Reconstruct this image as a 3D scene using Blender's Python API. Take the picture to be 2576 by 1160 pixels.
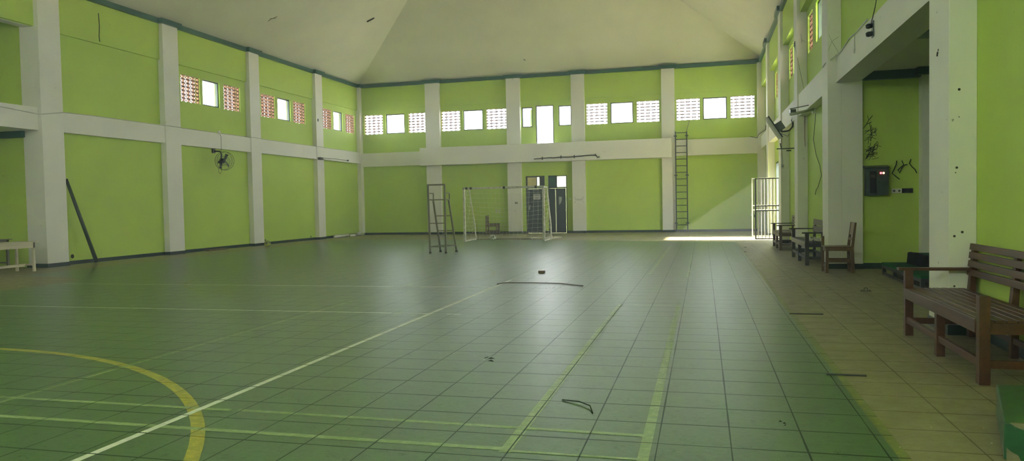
import bpy, math, random
from mathutils import Vector, Matrix, noise
random.seed(7)
S = bpy.context.scene
for o in list(bpy.data.objects): bpy.data.objects.remove(o)
COL = S.collection

# ------------------------------------------------------------------ camera
cam_d = bpy.data.cameras.new('camera'); cam = bpy.data.objects.new('camera', cam_d); COL.objects.link(cam)
cam_d.sensor_fit = 'HORIZONTAL'; cam_d.sensor_width = 36.0
cam_d.lens = 1874.95 / 2576.0 * 36.0
cam_d.clip_start = 0.05; cam_d.clip_end = 500
def cam_axes(yaw, pitch, roll):
    cy, sy = math.cos(yaw), math.sin(yaw)
    f = Vector((-sy*math.cos(pitch), cy*math.cos(pitch), math.sin(pitch)))
    r = Vector((cy, sy, 0)); u = r.cross(f); c, s = math.cos(roll), math.sin(roll)
    return c*r + s*u, -s*r + c*u, f
Rr, Uu, Ff = cam_axes(0.2513732, -0.0360458, -0.0196844)
m = Matrix((Rr, Uu, -Ff)).transposed().to_4x4(); m.translation = Vector((0, 0, 1.4))
cam.matrix_world = m
S.camera = cam

# ------------------------------------------------------------------ world, sun, exposure
SKY = 6.0
w = bpy.data.worlds.new('overcast_sky'); S.world = w; w.use_nodes = True
nt = w.node_tree; bg = nt.nodes['Background']
bg.inputs[0].default_value = (0.90, 0.96, 1.0, 1); bg.inputs[1].default_value = SKY
sun_d = bpy.data.lights.new('sun', 'SUN'); sun_d.energy = 26; sun_d.angle = math.radians(2.0); sun_d.color = (1, .90, .76)
sun = bpy.data.objects.new('sun', sun_d); COL.objects.link(sun); sun.location = (30, 20, 30)
sun.rotation_euler = Vector((-1, 0.10, -0.66)).to_track_quat('-Z', 'Y').to_euler()
S.view_settings.view_transform = 'Standard'; S.view_settings.look = 'None'
S.view_settings.gamma = 1.0; S.view_settings.use_curve_mapping = False
S.view_settings.exposure = 1.92
S.render.film_transparent = False
try:
    S.cycles.max_bounces = 9; S.cycles.diffuse_bounces = 6; S.cycles.glossy_bounces = 4
    S.cycles.sample_clamp_indirect = 8
except Exception: pass

# daylight portals: they only guide the sky light through the openings
def portal(loc, normal, sx, sz):
    d = bpy.data.lights.new('portal', 'AREA'); d.shape = 'RECTANGLE'; d.size = sx; d.size_y = sz
    d.cycles.is_portal = True
    o = bpy.data.objects.new('daylight_portal', d); COL.objects.link(o)
    o.location = loc; n = Vector(normal)
    o.rotation_euler = n.to_track_quat('-Z', 'Z').to_euler()

# ------------------------------------------------------------------ materials
def new_mat(name):
    mt = bpy.data.materials.new(name); mt.use_nodes = True
    n = mt.node_tree; b = n.nodes['Principled BSDF']; return mt, n, b
def N(n, t, **k):
    x = n.nodes.new(t)
    for a, v in k.items():
        if a in x.inputs: x.inputs[a].default_value = v
        else: setattr(x, a, v)
    return x
def ramp(n, fac, stops):
    r = n.nodes.new('ShaderNodeValToRGB'); e = r.color_ramp.elements
    while len(e) < len(stops): e.new(0.5)
    for i, (p, c) in enumerate(stops):
        e[i].position = p; e[i].color = (c[0], c[1], c[2], 1) if len(c) == 3 else c
    n.links.new(fac, r.inputs[0]); return r.outputs[0]
def mixc(n, fac, a, b):
    mx = n.nodes.new('ShaderNodeMix'); mx.data_type = 'RGBA'
    for i, v in ((0, fac), (6, a), (7, b)):
        if isinstance(v, (tuple, list)): mx.inputs[i].default_value = (*v[:3], 1)
        elif isinstance(v, (int, float)): mx.inputs[i].default_value = v
        else: n.links.new(v, mx.inputs[i])
    return mx.outputs[2]
def coords(n, scale=(1, 1, 1)):
    t = n.nodes.new('ShaderNodeTexCoord'); mp = n.nodes.new('ShaderNodeMapping'); mp.inputs['Scale'].default_value = scale
    n.links.new(t.outputs['Object'], mp.inputs[0]); return mp.outputs[0]
def noise_tex(n, vec, scale, detail=4, rough=.55):
    x = n.nodes.new('ShaderNodeTexNoise'); x.inputs['Scale'].default_value = scale
    x.inputs['Detail'].default_value = detail; x.inputs['Roughness'].default_value = rough
    n.links.new(vec, x.inputs['Vector']); return x.outputs['Fac']
def flat(name, c, rough=.5, metal=0, spec=.5, var=.12, vs=3.0, bump=0):
    mt, n, b = new_mat(name)
    v = coords(n); f = noise_tex(n, v, vs, 5)
    d = tuple(x*(1-var) for x in c); l = tuple(min(1, x*(1+var)) for x in c)
    n.links.new(ramp(n, f, [(.3, d), (.7, l)]), b.inputs['Base Color'])
    b.inputs['Roughness'].default_value = rough; b.inputs['Metallic'].default_value = metal
    b.inputs['Specular IOR Level'].default_value = spec
    if bump:
        bp = N(n, 'ShaderNodeBump', Strength=bump, Distance=.01); n.links.new(f, bp.inputs['Height']); n.links.new(bp.outputs[0], b.inputs['Normal'])
    return mt
def wall_paint(name, c, rough=.62, var=.06, dirt=.5, dirtc=(.16, .15, .11)):
    mt, n, b = new_mat(name)
    v = coords(n); v2 = coords(n, (1, 1, .25))
    base = ramp(n, noise_tex(n, v, .9, 6), [(.25, tuple(x*(1-var) for x in c)), (.75, tuple(min(1, x*(1+var)) for x in c))])
    st = ramp(n, noise_tex(n, v2, 2.3, 8, .7), [(.62, (0, 0, 0)), (.80, (dirt*.35,)*3)])
    sp = ramp(n, noise_tex(n, v, 9.0, 3, .5), [(.745, (0, 0, 0)), (.765, (dirt,)*3)])
    ad = n.nodes.new('ShaderNodeMath'); ad.operation = 'MAXIMUM'; n.links.new(st, ad.inputs[0]); n.links.new(sp, ad.inputs[1])
    n.links.new(mixc(n, ad.outputs[0], base, dirtc), b.inputs['Base Color'])
    b.inputs['Roughness'].default_value = rough; b.inputs['Specular IOR Level'].default_value = .25
    bp = N(n, 'ShaderNodeBump', Strength=.12, Distance=.01); n.links.new(noise_tex(n, v, 14, 5), bp.inputs['Height']); n.links.new(bp.outputs[0], b.inputs['Normal'])
    return mt
def emit(name, c, s):
    mt, n, b = new_mat(name); b.inputs['Base Color'].default_value = (*c, 1)
    b.inputs['Emission Color'].default_value = (*c, 1); b.inputs['Emission Strength'].default_value = s; return mt

LIME = (.49, .66, .125); WHITE = (.78, .78, .72)
M = {}
M['lime'] = wall_paint('lime_wall_paint', LIME)
M['white'] = wall_paint('white_pillar_paint', WHITE, dirt=.7)
M['ceil'] = wall_paint('cream_ceiling_board', (.68, .68, .54), rough=.7, dirt=.5, dirtc=(.3, .28, .2))
M['teal'] = flat('dark_teal_gloss_paint', (.045, .13, .10), .35)
M['skirt'] = flat('black_green_skirting_tile', (.012, .035, .028), .3, var=.4, vs=6)
M['darkgreen'] = flat('deep_green_paint', (.012, .085, .05), .4)
M['concrete'] = flat('pale_outside_render', (.72, .70, .64), .8)
M['ground'] = flat('outside_concrete_ground', (.66, .63, .56), .9)

def tile_fac(n, ox, oy, size=.4075, sy=.4, wdt=.0088):
    """thin dark joints of a square tile grid, in metres"""
    t = n.nodes.new('ShaderNodeTexCoord'); s = n.nodes.new('ShaderNodeSeparateXYZ'); n.links.new(t.outputs['Object'], s.inputs[0])
    outs = []
    wob = noise_tex(n, t.outputs['Object'], 1.3, 2)
    for k, (off, sz) in enumerate(((ox, size), (oy, sy))):
        a = N(n, 'ShaderNodeMath', operation='SUBTRACT'); n.links.new(s.outputs[k], a.inputs[0]); a.inputs[1].default_value = off
        q = N(n, 'ShaderNodeMath', operation='PINGPONG'); n.links.new(a.outputs[0], q.inputs[0]); q.inputs[1].default_value = sz/2
        lt = N(n, 'ShaderNodeMath', operation='LESS_THAN'); n.links.new(q.outputs[0], lt.inputs[0])
        ww = N(n, 'ShaderNodeMath', operation='MULTIPLY'); n.links.new(wob, ww.inputs[0]); ww.inputs[1].default_value = wdt*(1.0 if k == 0 else 1.5)
        n.links.new(ww.outputs[0], lt.inputs[1]); outs.append(lt.outputs[0])
    mx = N(n, 'ShaderNodeMath', operation='MAXIMUM'); n.links.new(outs[0], mx.inputs[0]); n.links.new(outs[1], mx.inputs[1])
    return mx.outputs[0], t.outputs['Object']

def floor_mat(name, c, dark, grout, ox, oy, r0, r1, scr=True, line=None, wear=0.0):
    mt, n, b = new_mat(name)
    jf, oc = tile_fac(n, ox, oy)
    big = noise_tex(n, oc, .35, 4)
    base = ramp(n, big, [(.3, dark), (.7, c)])
    mg = n.nodes.new('ShaderNodeMapping'); mg.inputs['Scale'].default_value = (14.0, 26.0, 1); n.links.new(oc, mg.inputs[0])
    fine = noise_tex(n, mg.outputs[0], 1.8, 10, .8)
    base = mixc(n, ramp(n, fine, [(.36, (.50,)*3), (.62, (0, 0, 0))]), base, tuple(x*.55 for x in c))
    if line is not None:
        wf = ramp(n, noise_tex(n, oc, 16.0, 6, .7), [(.5-wear*.3, (1, 1, 1)), (.62-wear*.22, (1-wear,)*3)])
        base = mixc(n, wf, base, line)
    if scr:   # curled scuff marks
        mp = n.nodes.new('ShaderNodeMapping'); mp.inputs['Scale'].default_value = (1.0, 1.6, 1); n.links.new(oc, mp.inputs[0])
        wv = noise_tex(n, mp.outputs[0], 17, 3, .5)
        ab = N(n, 'ShaderNodeMath', operation='SUBTRACT'); n.links.new(wv, ab.inputs[0]); ab.inputs[1].default_value = .5
        ab2 = N(n, 'ShaderNodeMath', operation='ABSOLUTE'); n.links.new(ab.outputs[0], ab2.inputs[0])
        msk = ramp(n, noise_tex(n, oc, 6.5, 3), [(.53, (0, 0, 0)), (.60, (1, 1, 1))])
        s1 = ramp(n, ab2.outputs[0], [(.004, (.9,)*3), (.010, (0, 0, 0))])
        ml = N(n, 'ShaderNodeMath', operation='MULTIPLY'); n.links.new(s1, ml.inputs[0]); n.links.new(msk, ml.inputs[1])
        scf = ml.outputs[0]
        base = mixc(n, scf, base, tuple(x*.35 for x in c))
    base = mixc(n, jf, base, grout)
    n.links.new(base, b.inputs['Base Color'])
    rr = N(n, 'ShaderNodeMapRange'); n.links.new(noise_tex(n, oc, 5.0, 6, .7), rr.inputs['Value'])
    for k_, v_ in (('From Min', .3), ('From Max', .7), ('To Min', r0), ('To Max', r1)): rr.inputs[k_].default_value = v_
    n.links.new(rr.outputs[0], b.inputs['Roughness'])
    sp = mixc(n, ramp(n, noise_tex(n, mg.outputs[0], .9, 7, .7), [(.35, (0, 0, 0)), (.65, (1, 1, 1))]), (.44, .44, .44), (.72, .72, .72))
    sp = mixc(n, jf, sp, (.06, .06, .06))
    if scr: sp = mixc(n, scf, sp, (.08, .08, .08))
    n.links.new(sp, b.inputs['Specular IOR Level'])
    h = noise_tex(n, mg.outputs[0], 2.2, 6, .75); hs = N(n, 'ShaderNodeMath', operation='SUBTRACT'); n.links.new(h, hs.inputs[0]); n.links.new(jf, hs.inputs[1])
    hh = N(n, 'ShaderNodeMath', operation='MULTIPLY_ADD'); n.links.new(noise_tex(n, oc, 3.2, 1), hh.inputs[0]); hh.inputs[1].default_value = .35; n.links.new(hs.outputs[0], hh.inputs[2])
    bp = N(n, 'ShaderNodeBump', Strength=.45, Distance=.003); n.links.new(hh.outputs[0], bp.inputs['Height']); n.links.new(bp.outputs[0], b.inputs['Normal'])
    return mt
FG = (.080, .170, .064); FGD = (.066, .148, .050)
OX, OY = .141, .32
M['court'] = floor_mat('green_court_paint', FG, FGD, (.012, .035, .02), OX, OY, .277, .315)
M['beige'] = floor_mat('worn_beige_floor_tile', (.33, .305, .165), (.26, .24, .13), (.14, .13, .08), OX+.1, OY+.15, .3, .6, scr=False)
M['line_white'] = floor_mat('white_court_line', FG, FGD, (.05, .09, .05), OX, OY, .3, .5, scr=False, line=(.68, .74, .62), wear=.2)
M['line_faded'] = floor_mat('faded_pale_green_court_line', FG, FGD, (.02, .05, .03), OX, OY, .3, .5, scr=False, line=(.32, .44, .19), wear=.4)
M['line_thin'] = floor_mat('thin_scratched_court_line', FG, FGD, (.05, .09, .05), OX, OY, .3, .5, scr=False, line=(.42, .52, .34), wear=.6)
M['line_yellow'] = floor_mat('yellow_court_line', FG, FGD, (.2, .2, .03), OX, OY, .35, .5, scr=False, line=(.46, .42, .04), wear=.4)
M['line_old_yellow'] = floor_mat('faded_yellow_court_line', FG, FGD, (.02, .05, .02), OX, OY, .35, .5, scr=False, line=(.34, .33, .05), wear=.6)

def wood(name, c, rough=.35, var=.35, axis=1):
    mt, n, b = new_mat(name)
    sc = [14, 14, 14]; sc[axis] = 1.0
    v = coords(n, tuple(sc)); f = noise_tex(n, v, 1.6, 6, .6)
    col = ramp(n, f, [(.3, tuple(x*(1-var) for x in c)), (.7, tuple(x*(1+var) for x in c))])
    n.links.new(col, b.inputs['Base Color'])
    b.inputs['Roughness'].default_value = rough
    bp = N(n, 'ShaderNodeBump', Strength=.15, Distance=.003); n.links.new(f, bp.inputs['Height']); n.links.new(bp.outputs[0], b.inputs['Normal'])
    return mt
M['bench_wood'] = wood('red_brown_varnished_wood', (.080, .030, .014), .38)
M['grey_wood'] = wood('weathered_grey_brown_wood', (.11, .085, .06), .5)
M['dark_wood'] = wood('dark_stained_wood', (.030, .034, .032), .4)
M['arm_wood'] = wood('near_black_stained_wood', (.014, .016, .015), .35)
M['chair_wood'] = wood('brown_chair_wood', (.13, .075, .033), .4, axis=2)
M['chair_panel'] = wood('golden_plywood_back', (.30, .19, .075), .4, axis=2)
M['pale_wood'] = wood('cream_painted_wood', (.66, .60, .44), .55, .12)
M['metal_dark'] = flat('dark_painted_steel', (.02, .03, .03), .4, .2)
M['ladder'] = flat('blue_black_painted_steel', (.018, .04, .045), .45, .1)
M['umpire'] = flat('grey_green_painted_steel', (.19, .19, .13), .5, .1)
M['goalwhite'] = flat('chipped_white_steel_paint', (.66, .66, .58), .5, var=.25, vs=8)
M['net'] = flat('off_white_net_cord', (.80, .78, .66), .8)
M['rubber'] = flat('black_rubber', (.015, .018, .014), .7)
M['grey_plastic'] = flat('pale_grey_plastic', (.5, .52, .48), .5)
M['white_plastic'] = flat('white_plastic', (.75, .75, .68), .4)
M['panelbox'] = flat('blue_grey_enamelled_steel', (.075, .11, .10), .4, .2, var=.3, vs=7)
M['dark_in'] = flat('dark_cabinet_inside', (.012, .016, .015), .7)
M['carpet'] = flat('green_felt_carpet', (.012, .10, .035), .95, spec=.1, vs=30)
M['cloth'] = flat('black_cloth', (.010, .013, .012), .9, spec=.1, vs=20)
M['doorblue'] = flat('slate_blue_door_paint', (.050, .070, .075), .45)
M['doorframe'] = flat('dark_slate_frame_paint', (.035, .05, .052), .45)
M['paper'] = flat('white_paper_notice', (.70, .70, .64), .7)
M['ink'] = flat('faded_grey_ink', (.10, .11, .10), .8)
M['brick'] = flat('brown_pierced_clay_block', (.20, .10, .06), .85, var=.3, vs=20)
M['red'] = flat('red_insulated_wire', (.25, .05, .03), .6)
M['cream'] = flat('cream_room_wall', (.75, .66, .32), .8)
M['lampred'] = emit('red_indicator_lamp', (1, .08, .10), 2.5); M['lampamber'] = emit('amber_indicator_lamp', (1, .45, .18), 2.5)
M['pole'] = flat('dark_green_painted_bamboo', (.03, .055, .035), .5, vs=9)
M['web'] = flat('sooty_cobweb', (.022, .035, .015), .95, spec=0)
M['hole'] = flat('dark_wall_hole', (.03, .03, .025), .9)
M['chip'] = flat('bare_chipped_concrete', (.20, .19, .12), .9, var=.3, vs=14)
M['step'] = flat('green_gloss_step_paint', (.012, .095, .035), .3, var=.25, vs=9)
def glass():
    mt, n, b = new_mat('window_glass'); tr = n.nodes.new('ShaderNodeBsdfTransparent'); gl = n.nodes.new('ShaderNodeBsdfGlossy'); gl.inputs['Roughness'].default_value = .05
    tr.inputs[0].default_value = (.93, .96, .96, 1)
    mx = n.nodes.new('ShaderNodeMixShader'); mx.inputs[0].default_value = .04
    n.links.new(tr.outputs[0], mx.inputs[1]); n.links.new(gl.outputs[0], mx.inputs[2])
    n.links.new(mx.outputs[0], n.nodes['Material Output'].inputs[0]); return mt
M['glass'] = glass()
def frosted():
    mt, n, b = new_mat('frosted_white_glass'); tl = n.nodes.new('ShaderNodeBsdfTranslucent'); tl.inputs[0].default_value = (.9, .9, .88, 1)
    n.links.new(tl.outputs[0], n.nodes['Material Output'].inputs[0]); return mt
M['frosted'] = frosted()
def ballm(name, a, bcol, sc, t=.09):
    mt, n, b = new_mat(name); v = coords(n); vo = n.nodes.new('ShaderNodeTexVoronoi'); vo.feature = 'F1'; vo.inputs['Scale'].default_value = sc
    n.links.new(v, vo.inputs['Vector']); n.links.new(ramp(n, vo.outputs['Distance'], [(t, bcol), (t+.03, a)]), b.inputs['Base Color']); b.inputs['Roughness'].default_value = .5; return mt
M['ball'] = ballm('white_ball_with_dark_patches', (.70, .72, .62), (.03, .04, .03), 9, .32)
M['ballgreen'] = ballm('yellow_green_ball_with_dark_patches', (.38, .42, .05), (.05, .09, .03), 8, .42)

# ------------------------------------------------------------------ mesh helpers
class MB:
    def __init__(s): s.v = []; s.f = []; s.mi = []; s.mats = []; s.cur = 0
    def use(s, mat):
        if mat not in s.mats: s.mats.append(mat)
        s.cur = s.mats.index(mat); return s
    def face(s, idx): s.f.append(idx); s.mi.append(s.cur)
    def poly(s, pts):
        b = len(s.v); s.v += [tuple(p) for p in pts]; s.face(tuple(range(b, b+len(pts)))); return s
    def hexa(s, p):   # 8 points: bottom 4 ccw, top 4 ccw
        b = len(s.v); s.v += [tuple(q) for q in p]
        for q in ((3, 2, 1, 0), (4, 5, 6, 7), (0, 1, 5, 4), (1, 2, 6, 5), (2, 3, 7, 6), (3, 0, 4, 7)): s.face(tuple(b+i for i in q))
        return s
    def box(s, x0, x1, y0, y1, z0, z1):
        return s.hexa([(x0, y0, z0), (x1, y0, z0), (x1, y1, z0), (x0, y1, z0), (x0, y0, z1), (x1, y0, z1), (x1, y1, z1), (x0, y1, z1)])
    def bar(s, a, b, wx, wy=None, up=(0, 0, 1)):
        """rectangular bar from a to b; wx across, wy along 'up'"""
        a = Vector(a); b = Vector(b); wy = wx if wy is None else wy
        d = (b-a).normalized(); u = Vector(up)
        if abs(d.dot(u)) > .98: u = Vector((0, 1, 0))
        r = d.cross(u).normalized()*wx/2; u = r.cross(d).normalized()*wy/2
        return s.hexa([a-r-u, a+r-u, a+r+u, a-r+u, b-r-u, b+r-u, b+r+u, b-r+u])
    def tube(s, pts, r, n=8, close=False, caps=True):
        pts = [Vector(p) for p in pts]; k = len(pts); b0 = len(s.v); up = Vector((.13, .21, .97)).normalized(); pr = None
        for i, p in enumerate(pts):
            if close: d = pts[(i+1) % k]-pts[i-1]
            else: d = pts[min(i+1, k-1)]-pts[max(i-1, 0)]
            d = d.normalized() if d.length > 1e-9 else Vector((0, 0, 1))
            if pr is None:
                a = d.cross(up)
                if a.length < .1: a = d.cross(Vector((1, 0, 0)))
            else: a = pr - d*pr.dot(d)
            a.normalize(); pr = a; c = d.cross(a)
            rr = r[i] if isinstance(r, (list, tuple)) else r
            for j in range(n):
                t = 2*math.pi*j/n; s.v.append(tuple(p + (a*math.cos(t)+c*math.sin(t))*rr))
        for i in range(k if close else k-1):
            for j in range(n):
                p0 = b0+i*n+j; p1 = b0+i*n+(j+1) % n; i2 = (i+1) % k; p2 = b0+i2*n+(j+1) % n; p3 = b0+i2*n+j
                s.face((p0, p1, p2, p3))
        if caps and not close:
            s.face(tuple(b0+j for j in range(n))[::-1]); s.face(tuple(b0+(k-1)*n+j for j in range(n)))
        return s
    def build(s, name, mat=None, parent=None, smooth=False, bevel=0, loc=None):
        me = bpy.data.meshes.new(name)
        off = Vector(loc) if loc is not None else Vector((0, 0, 0))
        me.from_pydata([tuple(Vector(v)-off) for v in s.v], [], s.f)
        if s.mats:
            for x in s.mats: me.materials.append(M[x])
            me.polygons.foreach_set('material_index', s.mi)
        elif mat: me.materials.append(M[mat])
        if smooth: me.polygons.foreach_set('use_smooth', [True]*len(me.polygons))
        me.update()
        o = bpy.data.objects.new(name, me); COL.objects.link(o); o.location = off
        if parent is not None: o.parent = parent
        if bevel:
            bv = o.modifiers.new('edge_softening', 'BEVEL'); bv.width = bevel; bv.segments = 2; bv.limit_method = 'ANGLE'
        return o
def tag(o, label=None, cat=None, group=None, kind=None):
    if label: o['label'] = label
    if cat: o['category'] = cat
    if group: o['group'] = group
    if kind: o['kind'] = kind
    return o
def empty(name, loc, label, cat, group=None, rz=0):
    o = bpy.data.objects.new(name, None); COL.objects.link(o); o.location = loc; o.rotation_euler = (0, 0, rz)
    o.empty_display_size = .2
    return tag(o, label, cat, group)
def struct(o, label, cat): return tag(o, label, cat, None, 'structure')
def disc_pts(c, r, axis, n=16, ang0=0):
    c = Vector(c); a = Vector(axis).normalized(); u = a.cross(Vector((0, 0, 1)))
    if u.length < .1: u = a.cross(Vector((0, 1, 0)))
    u.normalize(); v = a.cross(u)
    return [c+(u*math.cos(ang0+2*math.pi*i/n)+v*math.sin(ang0+2*math.pi*i/n))*r for i in range(n)]

# ------------------------------------------------------------------ dimensions
XL, XR, YB, YF = -16.4, 2.62, 33.9, -6.0        # wall planes
PL, PR = -16.2, 2.37                            # pilaster faces
ZW = 7.34                                       # wall top
T = .22

# ------------------------------------------------------------------ wall with openings
def wall(name, axis, plane, out, u0, u1, z0, z1, holes, mat, label, T=T):
    """axis 'x': wall plane x=plane, u is y; axis 'y': plane y=plane, u is x. out=+1/-1 thickness direction"""
    us = sorted({u0, u1, *[h[0] for h in holes], *[h[1] for h in holes]}); zs = sorted({z0, z1, *[h[2] for h in holes], *[h[3] for h in holes]})
    us = [u for u in us if u0-1e-6 <= u <= u1+1e-6]; zs = [z for z in zs if z0-1e-6 <= z <= z1+1e-6]
    def solid(i, j):
        if i < 0 or j < 0 or i >= len(us)-1 or j >= len(zs)-1: return False
        cu = (us[i]+us[i+1])/2; cz = (zs[j]+zs[j+1])/2
        return not any(h[0] < cu < h[1] and h[2] < cz < h[3] for h in holes)
    b = MB(); idx = {}
    def V(i, j, k):
        key = (i, j, k)
        if key not in idx:
            p = plane+out*T*k; idx[key] = len(b.v)
            b.v.append((p, us[i], zs[j]) if axis == 'x' else (us[i], p, zs[j]))
        return idx[key]
    for i in range(len(us)-1):
        for j in range(len(zs)-1):
            if not solid(i, j): continue
            b.face((V(i, j, 0), V(i+1, j, 0), V(i+1, j+1, 0), V(i, j+1, 0)))
            b.face((V(i, j+1, 1), V(i+1, j+1, 1), V(i+1, j, 1), V(i, j, 1)))
            if not solid(i-1, j): b.face((V(i, j, 0), V(i, j+1, 0), V(i, j+1, 1), V(i, j, 1)))
            if not solid(i+1, j): b.face((V(i+1, j+1, 0), V(i+1, j, 0), V(i+1, j, 1), V(i+1, j+1, 1)))
            if not solid(i, j-1): b.face((V(i+1, j, 0), V(i, j, 0), V(i, j, 1), V(i+1, j, 1)))
            if not solid(i, j+1): b.face((V(i, j+1, 0), V(i+1, j+1, 0), V(i+1, j+1, 1), V(i, j+1, 1)))
    o = b.build(name, mat); struct(o, label, 'wall')
    return o

left_win = [(20.95, 21.92, 'l'), (22.06, 22.97, 'w'), (23.2, 24.17, 'l'),
            (25.5, 26.47, 'l'), (26.67, 27.62, 'w'), (27.83, 28.8, 'l'),
            (30.2, 31.15, 'l'), (31.33, 32.2, 'w'), (32.5, 33.45, 'l')]
WZ0, WZ1 = 4.95, 5.83
back_win = [(-16.1, -15.13, 'l'), (-14.96, -13.98, 'w'), (-13.78, -12.85, 'l'), (-12.1, -11.16, 'l'), (-11.0, -10.02, 'w'), (-9.86, -8.88, 'l'),
            (-5.11, -4.15, 'l'), (-4.01, -2.99, 'w'), (-2.84, -1.84, 'l'), (-1.10, -.09, 'l'), (.04, 1.05, 'w'), (1.2, 2.2, 'l')]
BZ0, BZ1 = 4.92, 5.87
back_small = [(-8.13, -7.62), (-6.4, -5.8)]
right_win = [(16.9, 17.6, 'l'), (17.75, 18.95, 'w'), (19.5, 20.35, 'l'), (21.4, 22.35, 'l'), (22.55, 23.5, 'w'), (23.75, 24.6, 'l'),
             (26.0, 26.95, 'l'), (27.15, 28.05, 'w'), (28.3, 29.2, 'l'), (30.4, 31.35, 'l'), (31.5, 32.3, 'w'), (32.6, 33.4, 'l')]
RZ0, RZ1 = 5.05, 5.98
DOOR_R = (26.45, 28.85, 0, 2.72)
ALC = (8.94, 15.67)
hl = [(a, b, WZ0, WZ1) for a, b, k in left_win] + [(8.9, 15.6, 0, 6.12)]
hl += [(a, b, WZ0, WZ1) for a, b in ((-4.5, -3.4), (-3, -2), (-.2, .8), (1.2, 2.2), (4.5, 5.5), (6, 7))]
wall('wall_left', 'x', XL, -1, YF, YB, 0, ZW, hl, 'lime', 'lime green plastered left wall with small clerestory windows')
hb = [(a, b, BZ0, BZ1) for a, b, k in back_win] + [(a, b, 4.93, 5.86) for a, b in back_small] + [(-7.45, -6.62, 4.13, 5.9), (-7.98, -7.10, 0, 2.66), (-6.92, -6.05, 0, 2.66)]
wall('wall_back', 'y', YB, 1, XL, XR, 0, ZW, hb, 'lime', 'lime green far end wall with a row of bright windows')
hr = [(a, b, RZ0, RZ1) for a, b, k in right_win] + [DOOR_R, (ALC[0], ALC[1]+.1, 0, 3.7)]
hr += [(a, b, RZ0, RZ1) for a, b in ((-4.5, -3), (-1.5, 0), (1.5, 3), (4.5, 6.5))]
hr += [(-5.4, -3.4, 0, 3.3), (-2.6, -.6, 0, 3.3)]  # unseen doorways added to throw daylight across to the left wall
wall('wall_right', 'x', XR, 1, YF, YB, 0, ZW, hr, 'lime', 'lime green right wall behind the wooden benches')
hf = [(-15, -13, 5, 5.9), (-12, -10, 5, 5.9), (-9, -7, 5, 5.9), (-6, -4, 5, 5.9), (-3, -1, 5, 5.9)]  # unseen high openings, put in to let more daylight into the hall
wall('wall_front', 'y', YF, -1, XL, XR, 0, ZW, hf, 'lime', 'lime green entrance end wall with high openings added for daylight')

# the alcoves
b = MB().use('lime')
b.box(XL-3.6, -16.8, 15.5, 15.7, 0, 6.6)
b.box(XL-3.8, XL-3.6, 8.7, 15.7, 0, 6.6)
b.box(XL-3.6, XL-T, 8.7, 8.9, 0, 6.6)
b.use('ceil').box(XL-3.8, XL-T, 8.7, 15.7, 6.6, 6.7)
struct(b.build('trim_1'), 'dim green side recess with a gallery on the left', 'recess')
b = MB().use('white').box(-20.0, -16.3, 8.9, 15.42, 3.5, 4.07)
b.use('white').box(-16.7, -16.42, 8.9, 15.43, 6.11, 6.2)
b.use('darkgreen').box(-20.0, -16.75, 15.40, 15.498, 6.40, 6.56)
b.use('darkgreen').box(-20.0, -16.75, 15.34, 15.498, 3.34, 3.498)
struct(b.build('trim_2'), 'white gallery beam across the left recess', 'beam')
b = MB().use('lime').box(3.0, 6.6, 15.76, 15.96, 0, 4.2)
b.box(6.4, 6.6, 8.7, 15.76, 0, 4.2); b.box(XR+T, 6.4, 8.7, 8.9, 0, 4.2)
b.use('ceil').box(2.9, 6.4, 8.9, 15.76, 3.8, 3.95)
struct(b.build('trim_3'), 'green recess with stage behind the right wall', 'recess')
b = MB().use('white').box(4.0, 4.5, 15.52, 15.758, 0, 3.8)
struct(b.build('trim_4'), 'pale grey pillar inside the right recess', 'pillar')
b = MB().use('darkgreen').box(2.96, 4.0, 15.62, 15.758, 3.64, 3.798).box(3.9, 4.6, 15.42, 15.62, 3.66, 3.798).box(4.6, 6.39, 15.62, 15.758, 3.64, 3.798)
b.box(2.96, 6.39, 11.85, 12.40, 3.74, 3.798).box(6.25, 6.39, 8.95, 15.6, 3.64, 3.798)
struct(b.build('trim_5'), 'dark green cornice under the right recess ceiling', 'cornice')
b = MB().use('skirt').box(3.0, 3.99, 15.73, 15.758, 0, .11).box(4.0, 4.5, 15.49, 15.519, 0, .11)
struct(b.build('baseboard_recess'), 'black green skirting inside the right recess', 'skirting')
b = MB().use('white').box(2.52, 2.95, 8.945, 15.665, 3.62, 4.13)
struct(b.build('trim_6'), 'deep white lintel beam spanning the right recess', 'beam')

# ------------------------------------------------------------------ floor in one mesh
fm = MB().use('beige')
fm.box(-20.2, 6.6, YF-1, YB+2.5, -.2, 0)
Z1 = .0008; Z2 = .0016; Z3 = .0022
fm.use('court')
fm.poly([(x, y, Z1) for x, y in ((-14.85, YF), (1.0, YF), (1.0, 25.5), (-1.2, 26.0), (-3.8, 27.0), (-10.4, 28.3), (-13.8, 28.9), (-14.85, 28.9))])
fm.use('beige').poly([(x, y, Z2) for x, y in ((-14.9, 12.2), (-12.35, 10.7), (-12.35, 12.6), (-13.4, 13.2), (-15, 13.3))])
ZK = [0]
def strip(a, b_, w_, z=Z2):
    ZK[0] += 1; z += ZK[0]*.00003
    a = Vector((*a, z)); b_ = Vector((*b_, z)); d = (b_-a).normalized(); r = Vector((-d.y, d.x, 0))*w_/2
    fm.poly([a-r, b_-r, b_+r, a+r])
def arc(c, r, t0, t1, w_, n=48, z=Z2):
    ZK[0] += 1; z += ZK[0]*.00003
    for i in range(n):
        a = math.radians(t0+(t1-t0)*i/n); e = math.radians(t0+(t1-t0)*(i+1)/n)
        fm.poly([(c[0]+q*math.cos(t), c[1]+q*math.sin(t), z) for q, t in ((r-w_/2, a), (r+w_/2, a), (r+w_/2, e), (r-w_/2, e))])
fm.use('line_yellow'); arc((-7.29, .88), 5.23, -40, 96, .085)

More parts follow.
